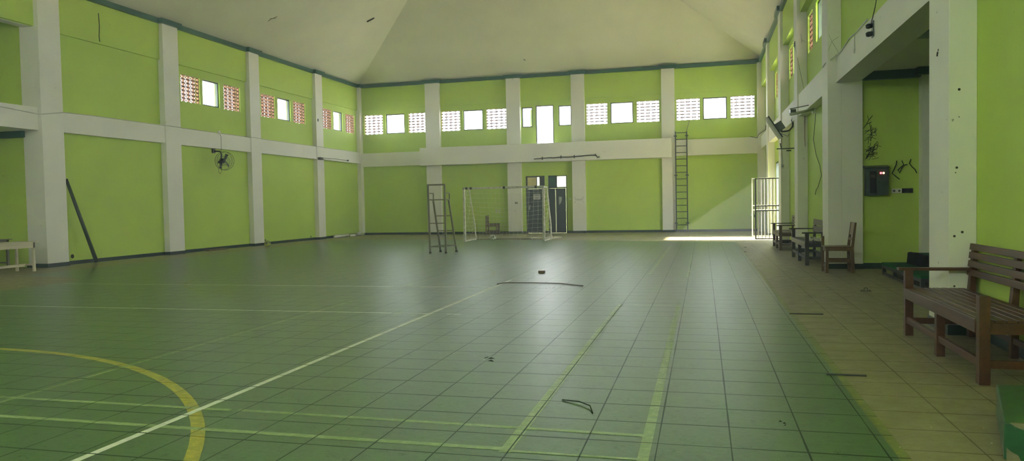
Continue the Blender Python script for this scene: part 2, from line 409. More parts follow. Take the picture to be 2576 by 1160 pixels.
fm.use('line_old_yellow'); arc((-7.02, 13.75), 3.0, 0, 360, .055); strip((1.03, YF), (1.03, 12.6), .055); strip((1.03, 12.6), (1.03, 25.4), .05)
arc((-7.2, 27.4), 5.0, 180, 250, .05)
fm.use('line_white'); strip((-3.45, YF), (-3.42, 13.2), .055, Z3); strip((-12.15, 9.0), (-3.46, 9.0), .05, Z3); strip((-12.15, 11.93), (-3.46, 11.98), .06, Z3)
strip((-3.2, 9.0), (-3.0, 9.0), .03)
fm.use('line_thin'); strip((-3.42, 13.2), (-3.3, 22.5), .055); strip((-12.15, 15.0), (-3.5, 15.02), .04); strip((-12.2, 9.0), (-12.15, 21), .05)
strip((-12.3, 20.9), (-3.4, 20.9), .04); strip((-9.12, 7.6), (-9.14, 8.7), .04); strip((-6.32, 7.9), (-6.32, 9.2), .04)
fm.use('line_faded')
strip((-8.6, 4.07), (-1.1, 4.06), .052); strip((-8.6, 4.49), (-3.2, 4.49), .048); strip((-3.15, 4.5), (-.33, 4.45), .045)
strip((-5.09, YF), (-5.05, 10.1), .045); strip((-5.1, 11.9), (-4.7, 20), .035)
strip((-1.10, 4.0), (-1.10, 10.15), .068); strip((-.33, 3.95), (-.33, 10.08), .062)
strip((-1.0, 14.3), (-.97, 23.5), .05); strip((-.28, 13.9), (-.28, 20), .05); strip((-1.1, 10.12), (-.3, 10.1), .03); strip((-1.1, 4.03), (-.3, 4.03), .03)
strip((-4.2, 7.95), (-3.6, 7.94), .03); strip((-2.2, 24.2), (-1.6, 27.2), .05)
fm.use('line_white'); strip((-.2, 26.4), (-.15, 28.0), .05)
fm.use('line_thin')     # half worn painted letters on the court
for a, e in (((-9.87, 9.92), (-9.83, 10.64)), ((-9.83, 10.64), (-9.5, 10.69)), ((-9.87, 9.92), (-9.55, 9.93)), ((-8.94, 9.91), (-9.04, 10.68)), ((-8.68, 9.94), (-8.68, 10.66)), ((-8.33, 9.92), (-8.3, 10.64)),
             ((-8.68, 10.63), (-8.3, 10.63)), ((-6.13, 9.96), (-6.1, 10.36)), ((-7.04, 13.16), (-6.9, 13.88)), ((-6.7, 13.18), (-6.82, 13.97)), ((-5.88, 13.16), (-5.9, 14.01)), ((-6.62, 13.34), (-5.9, 13.36)), ((-6.5, 13.92), (-5.9, 13.94))):
    strip(a, e, .035, Z3)
fo = fm.build('floor'); struct(fo, 'glossy green painted sports floor with beige tiled border and court lines', 'floor')
b = MB().use('ground').box(-120, 120, -120, 160, -.5, -.22); struct(b.build('ground'), 'pale concrete ground outside the hall', 'ground')

# ------------------------------------------------------------------ ceiling: hipped, board lined
ZC = 7.34; SL = .57; XM = (XL+XR)/2; HW = (XR-XL)/2; ZA = ZC+SL*HW
b = MB().use('ceil')
A = [(XL, YF, ZC), (XR, YF, ZC), (XR, YB, ZC), (XL, YB, ZC)]; P0, P1 = (XM, YF+HW, ZA), (XM, YB-HW, ZA)
for dz, flip in ((0, False), (.15, True)):
    q = [Vector(p)+Vector((0, 0, dz)) for p in (*A, P0, P1)]
    for f in ((3, 0, 4, 5), (1, 2, 5, 4), (2, 3, 5), (0, 1, 4)):
        f = f[::-1] if flip else f
        b.poly([q[i] for i in f])
co = b.build('ceiling'); struct(co, 'cream boarded hipped ceiling sloping up over the hall', 'ceiling')
# eaves outside
b = MB().use('concrete').box(XL-T-1.95, XL-T, 16.3, YB+2, 6.28, 6.4).box(XR+T, XR+T+2.2, YF-1, YB+2, 6.28, 6.4)
b.box(XR+T, XR+T+5.0, YF, 6.6, 3.5, 3.6)  # unseen porch slab, added to keep the sun off the near floor
struct(b.build('trim_7'), 'pale roof overhang outside the upper windows, plus an added sun-blocking porch slab', 'eaves')

# ------------------------------------------------------------------ pilasters, bands, ledges, cornice, skirting
tn = [8]
def trim(mb, label, cat, bevel=0):
    o = mb.build('trim_%d' % tn[0], bevel=bevel); tn[0] += 1; return struct(o, label, cat)
LPIL = [(19.94, 20.64), (24.49, 25.13), (29.35, 29.95)]; RPIL = [(8.27, 8.94), (15.67, 16.37), (20.5, 21.15), (24.72, 25.42), (29.5, 30.15)]
order = ['nearest', 'second', 'third', 'fourth', 'fifth']
trim(MB().use('white').box(-16.8, PL, 15.43, 16.1, 0, 7.22), 'broad white pillar beside the left recess, nearest on that side', 'pillar', .01)
for i, (a, c) in enumerate(LPIL): trim(MB().use('white').box(XL+.001, PL, a, c, 0, 7.22), 'white pilaster on left wall, %s after the broad recess pillar' % ('first', 'next', 'third')[i], 'pillar', .006)
trim(MB().use('white').box(XL+.001, PL, 33.62, YB-.001, 0, 7.22), 'narrow white corner pilaster between left and far walls', 'pillar')
for i, (a, c) in enumerate(RPIL):
    x1 = 3.0 if i == 1 else XR-.001
    lb = ['white pilaster behind the foreground bench, with small dark holes', 'broad white pillar behind the brown chair', 'white pilaster beside the dark bench with papers', 'white pilaster carrying the switch box', 'white pilaster just past the barred gate'][i]
    z1 = 7.22
    mb = MB().use('white')
    if i == 1: mb.box(PR, XR-.001, a, c, 0, z1).box(XR-.001, 3.0, a, 15.9, 0, 3.64)
    else: mb.box(PR, x1, a, c, 0, z1)
    pil = trim(mb, lb, 'pillar', .006)
    if i == 0: near_pil = pil
trim(MB().use('white').box(2.29, XR-.001, 33.6, YB-.001, 0, 7.22), 'narrow white corner pilaster between far and right walls', 'pillar')
BP = [(-12.83, -12.12), (-8.82, -8.17), (-5.77, -5.17), (-1.74, -1.17)]
bl = ['white pilaster behind the umpire chair', 'white pilaster left of the notice door', 'white pilaster bearing the stencilled toilet word', 'white pilaster left of the wall ladder']
back_pil = [trim(MB().use('white').box(a, c, 33.7, YB-.001, 0, 7.22), l, 'pillar') for (a, c), l in zip(BP, bl)]
# bands
mb = MB().use('white'); ys = [16.1] + [v for p in LPIL for v in p] + [33.62]
for i in range(0, len(ys), 2): mb.box(XL+.001, PL-.035, ys[i], ys[i+1], 3.5, 4.03)
trim(mb, 'white horizontal band along the left wall', 'band')
mb = MB().use('white'); ys = [16.37, 20.5, 21.15, 24.72, 25.42, 29.5, 30.15, 33.6]
for i in range(0, len(ys), 2): mb.box(PR+.035, XR-.001, ys[i], ys[i+1], 3.5, 4.05)
mb.box(PR+.035, XR-.001, YF, 8.27, 3.5, 4.05)
trim(mb, 'white horizontal band along the right wall', 'band')
trim(MB().use('white').box(PL, -13.0, 33.74, YB-.001, 3.34, 4.0).box(-1.17, 2.29, 33.74, YB-.001, 3.36, 4.06), 'white horizontal band on the far wall', 'band')
trim(MB().use('white').box(-13.0, -1.3, 33.28, YB-.001, 3.29, 4.12), 'projecting white balcony slab across the far wall', 'balcony', .008)
# upper ring beams in wall colour
mb = MB().use('lime'); ys = [16.1] + [v for p in LPIL for v in p] + [33.62]
for i in range(0, len(ys), 2): mb.box(XL+.001, XL+.07, ys[i], ys[i+1], 6.1, 7.3)
mb.box(XL+.001, XL+.07, YF, 15.43, 6.13, 7.3)
trim(mb, 'green upper ring beam on the left wall', 'beam')
mb = MB().use('lime'); ys = [16.37, 20.5, 21.15, 24.72, 25.42, 29.5, 30.15, 33.6]
for i in range(0, len(ys), 2): mb.box(PR+.08, XR-.001, ys[i], ys[i+1], 6.15, 7.3)
mb.box(PR+.08, XR-.001, YF, 8.27, 6.15, 7.3)
trim(mb, 'green upper ring beam on the right wall', 'beam')
mb = MB().use('lime'); xs = [PL] + [v for p in BP for v in p] + [2.29]
for i in range(0, len(xs), 2): mb.box(xs[i], xs[i+1], YB-.04, YB-.001, 6.12, 7.3)
trim(mb, 'green upper ring beam on the far wall', 'beam')
# cornice following the pilasters (L profile)
def cornice(mb, segs):
    for x0, x1, y0, y1 in segs: mb.box(x0, x1, y0, y1, 7.2, 7.35)
mb = MB().use('teal'); CW = .10
ysl = [(YF, 15.43, XL+.07), (15.43, 16.1, PL), (16.1, 19.94, XL+.07), (19.94, 20.64, PL), (20.64, 24.49, XL+.07), (24.49, 25.13, PL), (25.13, 29.35, XL+.07), (29.35, 29.95, PL), (29.95, 33.62, XL+.07), (33.62, YB, PL)]
for a, c, x in ysl:
    e = CW if x == PL else 0
    mb.box(XL+.001, x+CW, a-e+.001*(e > 0), c+e, 7.2 + (.002 if e else 0), 7.35)
trim(mb, 'dark teal cornice along the top of the left wall', 'cornice')
mb = MB().use('teal')
xs = [(PL+.1, -12.83, YB-.04)] ; prev = -12.12
for a, c in BP[1:]: xs.append((prev, a, YB-.04)); prev = c
xs.append((prev, 2.29, YB-.04))
for a, c, y in xs: mb.box(a, c, y-CW, YB-.001, 7.2, 7.35)
for a, c in BP: mb.box(a-CW, c+CW, 33.7-CW, YB-.001, 7.202, 7.352)
mb.box(2.29-CW, XR, 33.6-CW, YB-.001, 7.202, 7.352)
trim(mb, 'dark teal cornice along the top of the far wall', 'cornice')
mb = MB().use('teal')
pv = YF
for a, c in RPIL: mb.box(PR+.08-CW, XR-.001, pv, a, 7.2, 7.35); mb.box(PR-CW, XR-.001, a-CW, c+CW, 7.202, 7.352); pv = c
mb.box(PR+.08-CW, XR-.001, pv, 33.6, 7.2, 7.35)
trim(mb, 'dark teal cornice along the top of the right wall', 'cornice')
BH = .10; e = .012
mb = MB().use('skirt'); pv = 16.1+e
mb.box(-16.85, PL+e, 15.43-e, 16.1+e, 0, BH)
for a, c in LPIL: mb.box(XL+.001, XL+e, pv, a-e, 0, BH); mb.box(XL+.001, PL+e, a-e, c+e, 0, BH); pv = c+e
mb.box(XL+.001, XL+e, pv, 33.6, 0, BH); mb.box(XL+.001, PL+e, 33.6, YB-.001, 0, BH)
struct(mb.build('baseboard_left'), 'black green skirting along the left wall', 'skirting')
mb = MB().use('skirt'); pv = PL+e
for i, (a, c) in enumerate(BP):
    if i == 2: mb.box(pv, -7.98, YB-e, YB-.001, 0, BH).box(-7.10, -6.92, YB-e, YB-.001, 0, BH).box(-6.05, a-e, YB-e, YB-.001, 0, BH)
    else: mb.box(pv, a-e, YB-e, YB-.001, 0, BH)
    mb.box(a-e, c+e, 33.7-e, YB-.001, 0, BH); pv = c+e
mb.box(pv, 2.29, YB-e, YB-.001, 0, BH)
struct(mb.build('baseboard_back'), 'black green skirting along the far wall', 'skirting')
mb = MB().use('skirt'); pv = YF
for i, (a, c) in enumerate(RPIL):
    if i == 1: mb.box(PR-e, 3.0+e, a-e, c+e, 0, BH)
    else:
        if i == 0: mb.box(XR-e, XR-.001, -.6, a-e, 0, BH)
        elif i == 4: mb.box(XR-e, XR-.001, pv, DOOR_R[0], 0, BH).box(XR-e, XR-.001, DOOR_R[1], a-e, 0, BH)
        else: mb.box(XR-e, XR-.001, pv, a-e, 0, BH)
        mb.box(PR-e, XR-.001, a-e, c+e, 0, BH)
    pv = c+e
    if i == 0: pv = 15.67
mb.box(XR-e, XR-.001, pv, 33.6, 0, BH)
struct(mb.build('baseboard_right'), 'black green skirting along the right wall', 'skirting')
# door reveal beyond the gate
# ------------------------------------------------------------------ windows
wn = [1]
def w_place(o, axis, plane, out, a, c, z0): pass
def lattice_mesh(w_, h_, nx, nz, name='vent_block_lattice', rim=.014, rib=.008, d1=.085):
    """pierced clay blocks: square rims, ring and diagonal ribs; local x across, y depth 0.. .09, z up"""
    b = MB(); bx, bz = w_/nx, h_/nz; d0 = .05
    for i in range(nx+1):
        x = i*bx; b.box(max(0, x-rim/2), min(w_, x+rim/2), d0, d1, 0, h_)
    for j in range(nz+1):
        z = j*bz; b.box(0, w_, d0-.001, d1+.001, max(0, z-rim/2), min(h_, z+rim/2))
    for i in range(nx):
        for j in range(nz):
            cx, cz = (i+.5)*bx, (j+.5)*bz; r = min(bx, bz)*.24
            ring = [(cx+r*math.cos(t*math.pi/4), (d0+d1)/2, cz+r*math.sin(t*math.pi/4)) for t in range(8)]
            for t in range(8):
                p, q = ring[t], ring[(t+1) % 8]; b.bar(p, q, rib, .03, up=(0, 1, 0))
            for sx, sz in ((1, 1), (1, -1), (-1, 1), (-1, -1)):
                b.bar((cx+sx*r*.7, (d0+d1)/2, cz+sz*r*.7), (cx+sx*bx*.5, (d0+d1)/2, cz+sz*bz*.5), rib, .025, up=(0, 1, 0))
    me_o = b.build(name, 'brick'); me = me_o.data; bpy.data.objects.remove(me_o); return me
LAT = lattice_mesh(.96, .88, 4, 7, 'vent_block_lattice', .028, .020, .10); LATD = lattice_mesh(.96, .88, 4, 7, 'vent_block_lattice', .022, .014, .125)
def place_lat(axis, plane, out, a, c, z0, z1, label):
    o = bpy.data.objects.new('window_%d' % wn[0], LAT if axis == 'y' else LATD); wn[0] += 1; COL.objects.link(o)
    sx = (c-a)/.96; sz = (z1-z0)/.88
    if axis == 'y': o.location = (a, plane, z0); o.rotation_euler = (0, 0, 0) if out > 0 else (0, 0, math.pi); o.scale = (sx, 1, sz)
    else:
        # local y (depth) must point 'out' along x
        if out < 0: o.rotation_euler = (0, 0, math.pi/2); o.location = (plane, a, z0)
        else: o.rotation_euler = (0, 0, -math.pi/2); o.location = (plane, c, z0)
        o.scale = (sx, 1, sz)
    struct(o, label, 'vent window'); return o
def place_win(axis, plane, out, a, c, z0, z1, label, dep=.10):
    fw = .045
    def B(mb, u0, u1, d0, d1, zz0, zz1):
        p0, p1 = sorted((plane+out*d0, plane+out*d1))
        if axis == 'x': mb.box(p0, p1, u0, u1, zz0, zz1)
        else: mb.box(u0, u1, p0, p1, zz0, zz1)
    mb = MB().use('doorframe')
    B(mb, a, a+fw, dep-.05, dep+.05, z0, z1); B(mb, c-fw, c, dep-.05, dep+.05, z0, z1)
    B(mb, a+fw, c-fw, dep-.05, dep+.05, z0, z0+fw); B(mb, a+fw, c-fw, dep-.05, dep+.05, z1-fw, z1)
    o = mb.build('window_%d' % wn[0]); wn[0] += 1; struct(o, label, 'window')
    g = MB().use('glass'); B(g, a+fw, c-fw, dep+.01, dep+.016, z0+fw, z1-fw); g.build('pane', None, o)
    return o
bays = ['in the bay with the wall fan', 'in the middle bay of the left wall', 'in the bay next to the far left corner']
pos = ['left', 'middle', 'right']
for k, (a, c, t) in enumerate(left_win):
    if t == 'l': place_lat('x', XL, -1, a, c, WZ0, WZ1, 'pierced brown vent block panel %s, %s one' % (bays[k//3], pos[k % 3]))
    else: place_win('x', XL, -1, a, c, WZ0, WZ1, 'dark framed clerestory window %s' % bays[k//3])
bb = ['far wall bay next to the left corner', 'far wall bay behind the goal', 'far wall bay right of the toilet word', 'far wall bay above the ladder']
for k, (a, c, t) in enumerate(back_win):
    if t == 'l': place_lat('y', YB, 1, a, c, BZ0, BZ1, 'bright vent block panel in the %s, %s one' % (bb[k//3], pos[k % 3]))
    else: place_win('y', YB, 1, a, c, BZ0, BZ1, 'dark framed window in the %s' % bb[k//3])
place_win('y', YB, 1, -8.13, -7.62, 4.93, 5.86, 'small dark framed window left of the balcony doorway')
place_win('y', YB, 1, -6.4, -5.8, 4.93, 5.86, 'small dark framed window right of the balcony doorway')
rb = ['right wall bay above the dark bench', 'right wall bay above the floodlight', 'right wall bay above the gate', 'right wall bay at the far corner']
for k, (a, c, t) in enumerate(right_win):
    if t == 'l': place_lat('x', XR, 1, a, c, RZ0, RZ1, 'pierced vent block panel in the %s, %s one' % (rb[k//3], ['nearer', '', 'farther'][k % 3]))
    else: place_win('x', XR, 1, a, c, RZ0, RZ1, 'dark framed window in the %s' % rb[k//3])
# openwork shutter seen through the small balcony window
mb = MB().use('grey_plastic'); mb.box(-7.80, -7.62, YB+.35, YB+.38, 4.9, 5.78)
for i in range(9): mb.box(-7.80, -7.62, YB+.33, YB+.35, 4.95+i*.09, 4.97+i*.09)
mb.box(-7.66, -7.62, YB+.1, YB+.36, 4.9, 4.95)
tag(mb.build('window_shutter'), 'grey slatted shutter outside the small window left of the balcony doorway', 'shutter')

# ------------------------------------------------------------------ doors of the far wall
def frame(mb, x0, x1, y0, y1, z1, w_, z0=0, sill=False):
    mb.box(x0, x0+w_, y0, y1, z0, z1).box(x1-w_, x1, y0, y1, z0, z1).box(x0+w_, x1-w_, y0, y1, z1-w_, z1)
mb = MB().use('doorframe'); frame(mb, -7.45, -6.62, YB-.01, YB+.12, 5.9, .04, 4.13)
struct(mb.build('door_1'), 'open bright doorway above the balcony slab', 'doorway')
# left door, closed, with transom
D1 = MB().use('doorframe'); frame(D1, -7.98, -7.10, YB-.02, YB+.12, 2.66, .06); D1.box(-7.92, -7.16, YB-.02, YB+.12, 2.07, 2.13)
D1.box(-7.35, -7.16, YB+.02, YB+.06, 2.13, 2.6)
d1 = D1.build('door_2'); struct(d1, 'slate blue door with a white paper notice behind the goal', 'door')
MB().use('doorblue').box(-7.915, -7.165, YB+.03, YB+.07, .01, 2.065).build('door_leaf', None, d1)
MB().use('cream').box(-7.918, -7.505, YB+.03, YB+.04, 2.132, 2.598).build('transom_panel', None, d1)
MB().use('glass').box(-7.46, -7.352, YB+.04, YB+.046, 2.132, 2.598).build('transom_pane', None, d1)
MB().use('doorframe').box(-7.503, -7.462, YB+.02, YB+.06, 2.132, 2.598).build('transom_bar', None, d1)
hd = MB().use('grey_plastic').box(-7.88, -7.82, YB+.015, YB+.03, 1.1, 1.25).tube([(-7.86, YB, 1.3), (-7.8, YB-.02, 1.3), (-7.78, YB-.02, 1.24)], .012).build('door_handle', None, d1)
sg = MB().use('paper').box(-7.65, -7.32, YB+.02, YB+.03, 1.57, 1.83)
sg.use('ink').box(-7.61, -7.36, YB+.017, YB+.02, 1.76, 1.79).box(-7.60, -7.37, YB+.017, YB+.02, 1.69, 1.702).box(-7.61, -7.36, YB+.017, YB+.02, 1.66, 1.672).box(-7.56, -7.42, YB+.017, YB+.02, 1.61, 1.63)
sgo = sg.build('paper_notice', None, d1); sgo['label'] = 'white notice with lines of small writing'
MB().use('grey_plastic').box(-7.7, -7.4, YB+.0, YB+.03, 2.0, 2.02).build('door_closer', None, d1)
# right double door: left leaf ajar, right leaf closed
D2 = MB().use('doorframe'); frame(D2, -6.92, -6.05, YB-.02, YB+.12, 2.66, .045); D2.box(-6.875, -6.095, YB-.02, YB+.12, 2.07, 2.13); D2.box(-6.58, -6.52, YB-.01, YB+.1, 2.13, 2.62)
D2.use('teal').box(-6.875, -6.58, YB+.03, YB+.05, 2.13, 2.62)
d2 = D2.build('door_3'); struct(d2, 'slate blue double door with pale glue marks right of the goal', 'door')
MB().use('doorblue').box(-6.54, -6.12, YB+.03, YB+.07, .01, 2.065).build('door_leaf', None, d2)
l2 = MB().use('doorframe').box(-6.875, -6.61, YB+.0, YB+.035, .01, 2.065).box(-6.61, -6.54, YB+.055, YB+.07, .01, 2.065)
l2.build('door_leaf', None, d2)
MB().use('paper').box(-6.60, -6.565, YB+.02, YB+.045, .05, 1.98).build('door_edge_strip', None, d2)
MB().use('frosted').box(-6.52, -6.12, YB+.04, YB+.05, 2.14, 2.6).build('transom_pane', None, d2)
gm = MB().use('grey_plastic')
gm.box(-6.45, -6.42, YB+.024, YB+.03, 1.32, 1.68).box(-6.41, -6.385, YB+.024, YB+.03, 1.34, 1.68).poly([(-6.385, YB+.025, 1.34), (-6.34, YB+.025, 1.42), (-6.31, YB+.025, 1.52), (-6.31, YB+.025, 1.66), (-6.36, YB+.025, 1.68), (-6.385, YB+.025, 1.62)])
for z in (1.34, 1.65): gm.box(-6.25, -6.235, YB+.024, YB+.03, z, z+.03)
gmo = gm.build('glue_mark', None, d2); gmo['label'] = 'pale torn sticker residue'
MB().use('grey_plastic').tube([(-6.14, YB+.03, 1.06), (-6.14, YB-.01, 1.06)], .02).build('door_knob', None, d2)
# rooms behind the doors so the transoms show something
mb = MB().use('concrete').box(-9, -4.5, YB+T+1.9, YB+T+2.0, 0, 3.3).box(-9.0, -8.9, YB+T, YB+T+2, 0, 2.0).box(-4.6, -4.5, YB+T, YB+T+2, 0, 3.3)
struct(mb.build('trim_%d' % tn[0]), 'pale yard wall seen through the far door transoms', 'wall'); tn[0] += 1

# ------------------------------------------------------------------ right doorway and barred gates
mb = MB().use('doorframe')
mb.box(XR-.02, XR+.08, DOOR_R[1]-.06, DOOR_R[1], 0, DOOR_R[3]).box(XR-.02, XR+.08, DOOR_R[0], DOOR_R[0]+.06, 0, DOOR_R[3]).box(XR-.02, XR+.08, DOOR_R[0]+.06, DOOR_R[1]-.06, DOOR_R[3]-.06, DOOR_R[3])
struct(mb.build('door_4'), 'wide sunlit side doorway with dark frame at the far right', 'doorway')
def gate(name, y, x0, x1, z0, z1, mat, label, yo):
    g = empty(name, (x1, y, 0), label, 'gate', 'barred gate leaves at the side doorway')
    r = .018
    f = MB().use(mat)
    f.box(x0-x1, x0-x1+.04, -.02, .02, z0, z1).box(-.04, 0, -.02, .02, z0, z1)
    for z in (z0, z1-.04, .98, 1.14): f.box(x0-x1+.04, -.04, -.018, .018, z, z+.035)
    f.build('gate_frame', None, g)
    nb = 7
    for i in range(nb):
        x = (x0-x1)*(i+1)/(nb+1)
        MB().use(mat).tube([(x, 0, z0+.02), (x, 0, z1-.02)], .009, 6).build('bar', None, g)
    MB().use('metal_dark').box(x0-x1-.03, x0-x1+.0, -.03, .03, .78, .86).build('latch', None, g)
    return g
gate('metal_gate', 26.5, 1.70, 2.62, .03, 2.10, 'metal_dark', 'dark barred steel gate leaf swung open, in front of its pale twin', 0)
gate('metal_gate', 28.55, 1.72, 2.62, .03, 2.16, 'umpire', 'pale barred gate leaf swung open, behind the dark one', 0)

# ------------------------------------------------------------------ benches
def bench(name, loc, L, D, mat, label, group, arms=('near', 'far'), wallrear=.0, slats=7, backs=4, bmat=None, aheight=.66, topz=.92, bw=.065, armmat=None, rz=0):
    """front faces -x, runs along +y from loc"""
    r = empty(name, loc, label, 'bench', group, rz); bmat = bmat or mat; am = armmat or mat
    lw = .075
    for k, y in enumerate((0, L/2-lw/2, L-lw)):
        h = .38
        if k != 1: h = aheight-.005
        w_ = lw if k != 1 else lw*.9
        MB().use(mat).box(0, w_, y, y+w_, 0, h).build('leg', None, r, bevel=.004)
        # rear post: upright below the seat, leaning above
        xb = D-.06
        MB().use(mat).hexa([(xb-.03, y, 0), (xb+.03, y, 0), (xb+.03, y+w_, 0), (xb-.03, y+w_, 0), (xb-.03, y, .45), (xb+.03, y, .45), (xb+.03, y+w_, .45), (xb-.03, y+w_, .45)]).hexa(
            [(xb-.03, y, .45), (xb+.03, y, .45), (xb+.03, y+w_, .45), (xb-.03, y+w_, .45), (xb+.015, y, topz-.03), (xb+.05, y, topz-.03), (xb+.05, y+w_, topz-.03), (xb+.015, y+w_, topz-.03)]).build('rear_post', None, r, bevel=.003)
    MB().use(mat).box(-.008, .03, .0 if 'near' in arms else lw, L-lw*.5, .375, .478).build('front_rail', None, r, bevel=.004)
    for ya in (.015, L-.06): MB().use(mat).box(lw, D-.09, ya, ya+.035, .375, .455).build('side_rail', None, r)
    s0, s1 = .035, D-.10; sw = (s1-s0)/slats
    for i in range(slats):
        MB().use(mat).box(s0+i*sw, s0+(i+1)*sw-.012, .01, L-.01, .458, .478).build('seat_slat', None, r, bevel=.003)
    for q_ in ((.012, .045, .04, L-.04, .125, .185), (D-.075, D-.045, .04, L-.04, .125, .175), (.046, D-.076, .02, .05, .12, .18), (.046, D-.076, L-.06, L-.03, .12, .18)): MB().use(mat).box(*q_).build('stretcher', None, r, bevel=.003)
    zb0 = .61; gap = .022; hh = ((topz-zb0)-gap*(backs-1))/backs
    for i in range(backs):
        z = zb0+i*(hh+gap); xa = D-.085+(z-.45)*.10
        MB().use(bmat).hexa([(xa-.022, -.0, z), (xa, -.0, z), (xa, L, z), (xa-.022, L, z), (xa-.015, 0, z+hh), (xa+.007, 0, z+hh), (xa+.007, L, z+hh), (xa-.015, L, z+hh)]).build('back_slat', None, r, bevel=.003)
    for s_ in arms:
        y = -.015 if s_ == 'near' else L-lw-.01
        MB().use(am).box(-.06, D-.07, y, y+.095, aheight-.005, aheight+.022).build('armrest', None, r, bevel=.004)
    return r
bench('wooden_bench', (1.95, 6.10, 0), 2.14, .66, 'bench_wood', 'red brown slatted bench in the right foreground, near armrest missing', 'slatted benches', arms=('far',), slats=7, backs=4)
b2 = bench('wooden_bench', (2.04, 16.42, 0), 2.45, .56, 'dark_wood', 'dark slatted bench with crumpled papers on its seat', 'slatted benches', slats=5, backs=2, bmat='grey_wood', armmat='arm_wood', aheight=.665, topz=.90)
b3 = bench('wooden_bench', (1.98, 21.2, 0), 1.95, .60, 'grey_wood', 'grey brown slatted bench nearest to the barred gate', 'slatted benches', slats=5, backs=4, bmat='grey_wood', armmat='arm_wood', aheight=.66, topz=.90)
# papers on the dark bench
def crumple(name, c, sx, sy, h, mat, label, cat, seed, n=10, dark=False):
    b = MB().use(mat); random.seed(seed)
    g = [[(c[0]+(i/n-.5)*sx+random.uniform(-1, 1)*sx*.02, c[1]+(j/n-.5)*sy+random.uniform(-1, 1)*sy*.02, c[2]+h*max(0, noise.noise(Vector((i*.55, j*.45, seed*3.1))))+.004+random.random()*h*.12) for j in range(n+1)] for i in range(n+1)]
    for i in range(n):
        for j in range(n): b.poly([g[i][j], g[i+1][j], g[i+1][j+1], g[i][j+1]])
    return tag(b.build(name), label, cat)
crumple('crumpled_paper', (2.28, 16.95, .48), .26, .55, .16, 'paper', 'crumpled white papers lying on the dark bench seat', 'paper', 3)

# ------------------------------------------------------------------ brown chair by the broad pillar
ch = empty('wooden_chair', (2.19, 14.76, 0), 'brown wooden school chair facing the court beside the broad white pillar', 'chair')
MB().use('chair_wood').box(0, .05, 0, .05, 0, .44).build('leg', None, ch, bevel=.003)
MB().use('chair_wood').box(-.02, .03, .37, .42, 0, .67).build('leg', None, ch, bevel=.003)
for y in (0, .37):
    MB().use('chair_wood').hexa([(.44, y, 0), (.5, y, 0), (.5, y+.045, 0), (.44, y+.045, 0), (.43, y, .46), (.48, y, .46), (.48, y+.045, .46), (.43, y+.045, .46)]).hexa(
        [(.43, y, .46), (.48, y, .46), (.48, y+.045, .46), (.43, y+.045, .46), (.495, y, .93), (.53, y, .93), (.53, y+.045, .93), (.495, y+.045, .93)]).build('back_post', None, ch, bevel=.003)
MB().use('chair_wood').box(-.02, .45, -.01, .42, .475, .495).build('seat', None, ch, bevel=.004)
MB().use('chair_wood').box(.0, .03, .03, .4, .40, .475).box(.03, .44, .01, .035, .41, .475).box(.03, .44, .38, .405, .41, .475).build('seat_apron', None, ch)
MB().use('chair_panel').hexa([(.472, .03, .70), (.49, .03, .70), (.49, .385, .70), (.472, .385, .70), (.505, .03, .93), (.52, .03, .93), (.52, .385, .93), (.505, .385, .93)]).build('backrest_panel', None, ch)
MB().use('chair_wood').box(.452, .478, .03, .385, .60, .645).build('back_rail', None, ch)
MB().use('chair_wood').box(.05, .44, .02, .40, .195, .21).box(.05, .44, .01, .03, .20, .25).box(.05, .44, .385, .405, .20, .25).build('under_shelf', None, ch)
MB().use('chair_wood').box(.01, .035, .05, .37, .10, .145).build('stretcher', None, ch)

# chair behind the goal
c2 = empty('wooden_chair', (-9.75, 33.05, 0), 'small brown chair against the far wall behind the goal net', 'chair')
for y in (.0, .38):
    MB().use('chair_wood').box(0, .06, y, y+.05, 0, .46).build('leg', None, c2); MB().use('chair_wood').box(.50, .56, y, y+.05, 0, .46).build('leg', None, c2)
    MB().use('chair_wood').box(0.0, .05, y, y+.05, .46, .88).build('back_post', None, c2)
MB().use('dark_wood').box(.06, .57, -.01, .44, .46, .50).build('seat', None, c2)
MB().use('chair_wood').box(.0, .025, .05, .38, .52, .86).build('backrest_panel', None, c2)
for y in (0, .40):
    MB().use('chair_wood').box(.06, .5, y, y+.03, .36, .45).build('side_rail', None, c2); MB().use('chair_wood').box(.06, .5, y+.005, y+.025, .12, .17).build('stretcher', None, c2)

# ------------------------------------------------------------------ umpire chair
u = empty('umpire_chair', (-7.43, 20.6, 0), 'tall grey green steel umpire chair standing alone on the court', 'umpire chair')
ux, uy = -7.43, 20.6
def U(x, y, z): return (x-ux, y-uy, z)
for xb, xt in ((-7.67, -7.70), (-7.19, -7.19)):
    MB().use('umpire').bar(U(xb, 20.3, .04), U(xt, 20.3, 2.0), .046).build('upright', None, u)
    MB().use('rubber').box(xb-ux-.025, xb-ux+.025, 20.3-uy-.025, 20.3-uy+.025, 0, .05).build('rubber_foot', None, u)
for xb, xt in ((-7.60, -7.70), (-7.10, -7.22)):
    MB().use('umpire').bar(U(xb, 20.98, .04), U(xt, 20.72, 1.56), .046).build('rear_leg', None, u)
    MB().use('rubber').box(xb-ux-.03, xb-ux+.03, 20.98-uy-.03, 20.98-uy+.03, 0, .05).build('rubber_foot', None, u)
MB().use('umpire').bar(U(-7.70, 20.3, 1.985), U(-7.19, 20.3, 1.985), .046).build('back_top_rail', None, u)
sf = MB().use('umpire')
sf.bar(U(-7.70, 20.3, 1.555), U(-7.19, 20.3, 1.555), .035).bar(U(-7.70, 20.72, 1.555), U(-7.22, 20.72, 1.555), .035).bar(U(-7.70, 20.3, 1.555), U(-7.70, 20.72, 1.555), .035).bar(U(-7.19, 20.3, 1.555), U(-7.22, 20.72, 1.555), .035)
sf.build('seat_frame', None, u)
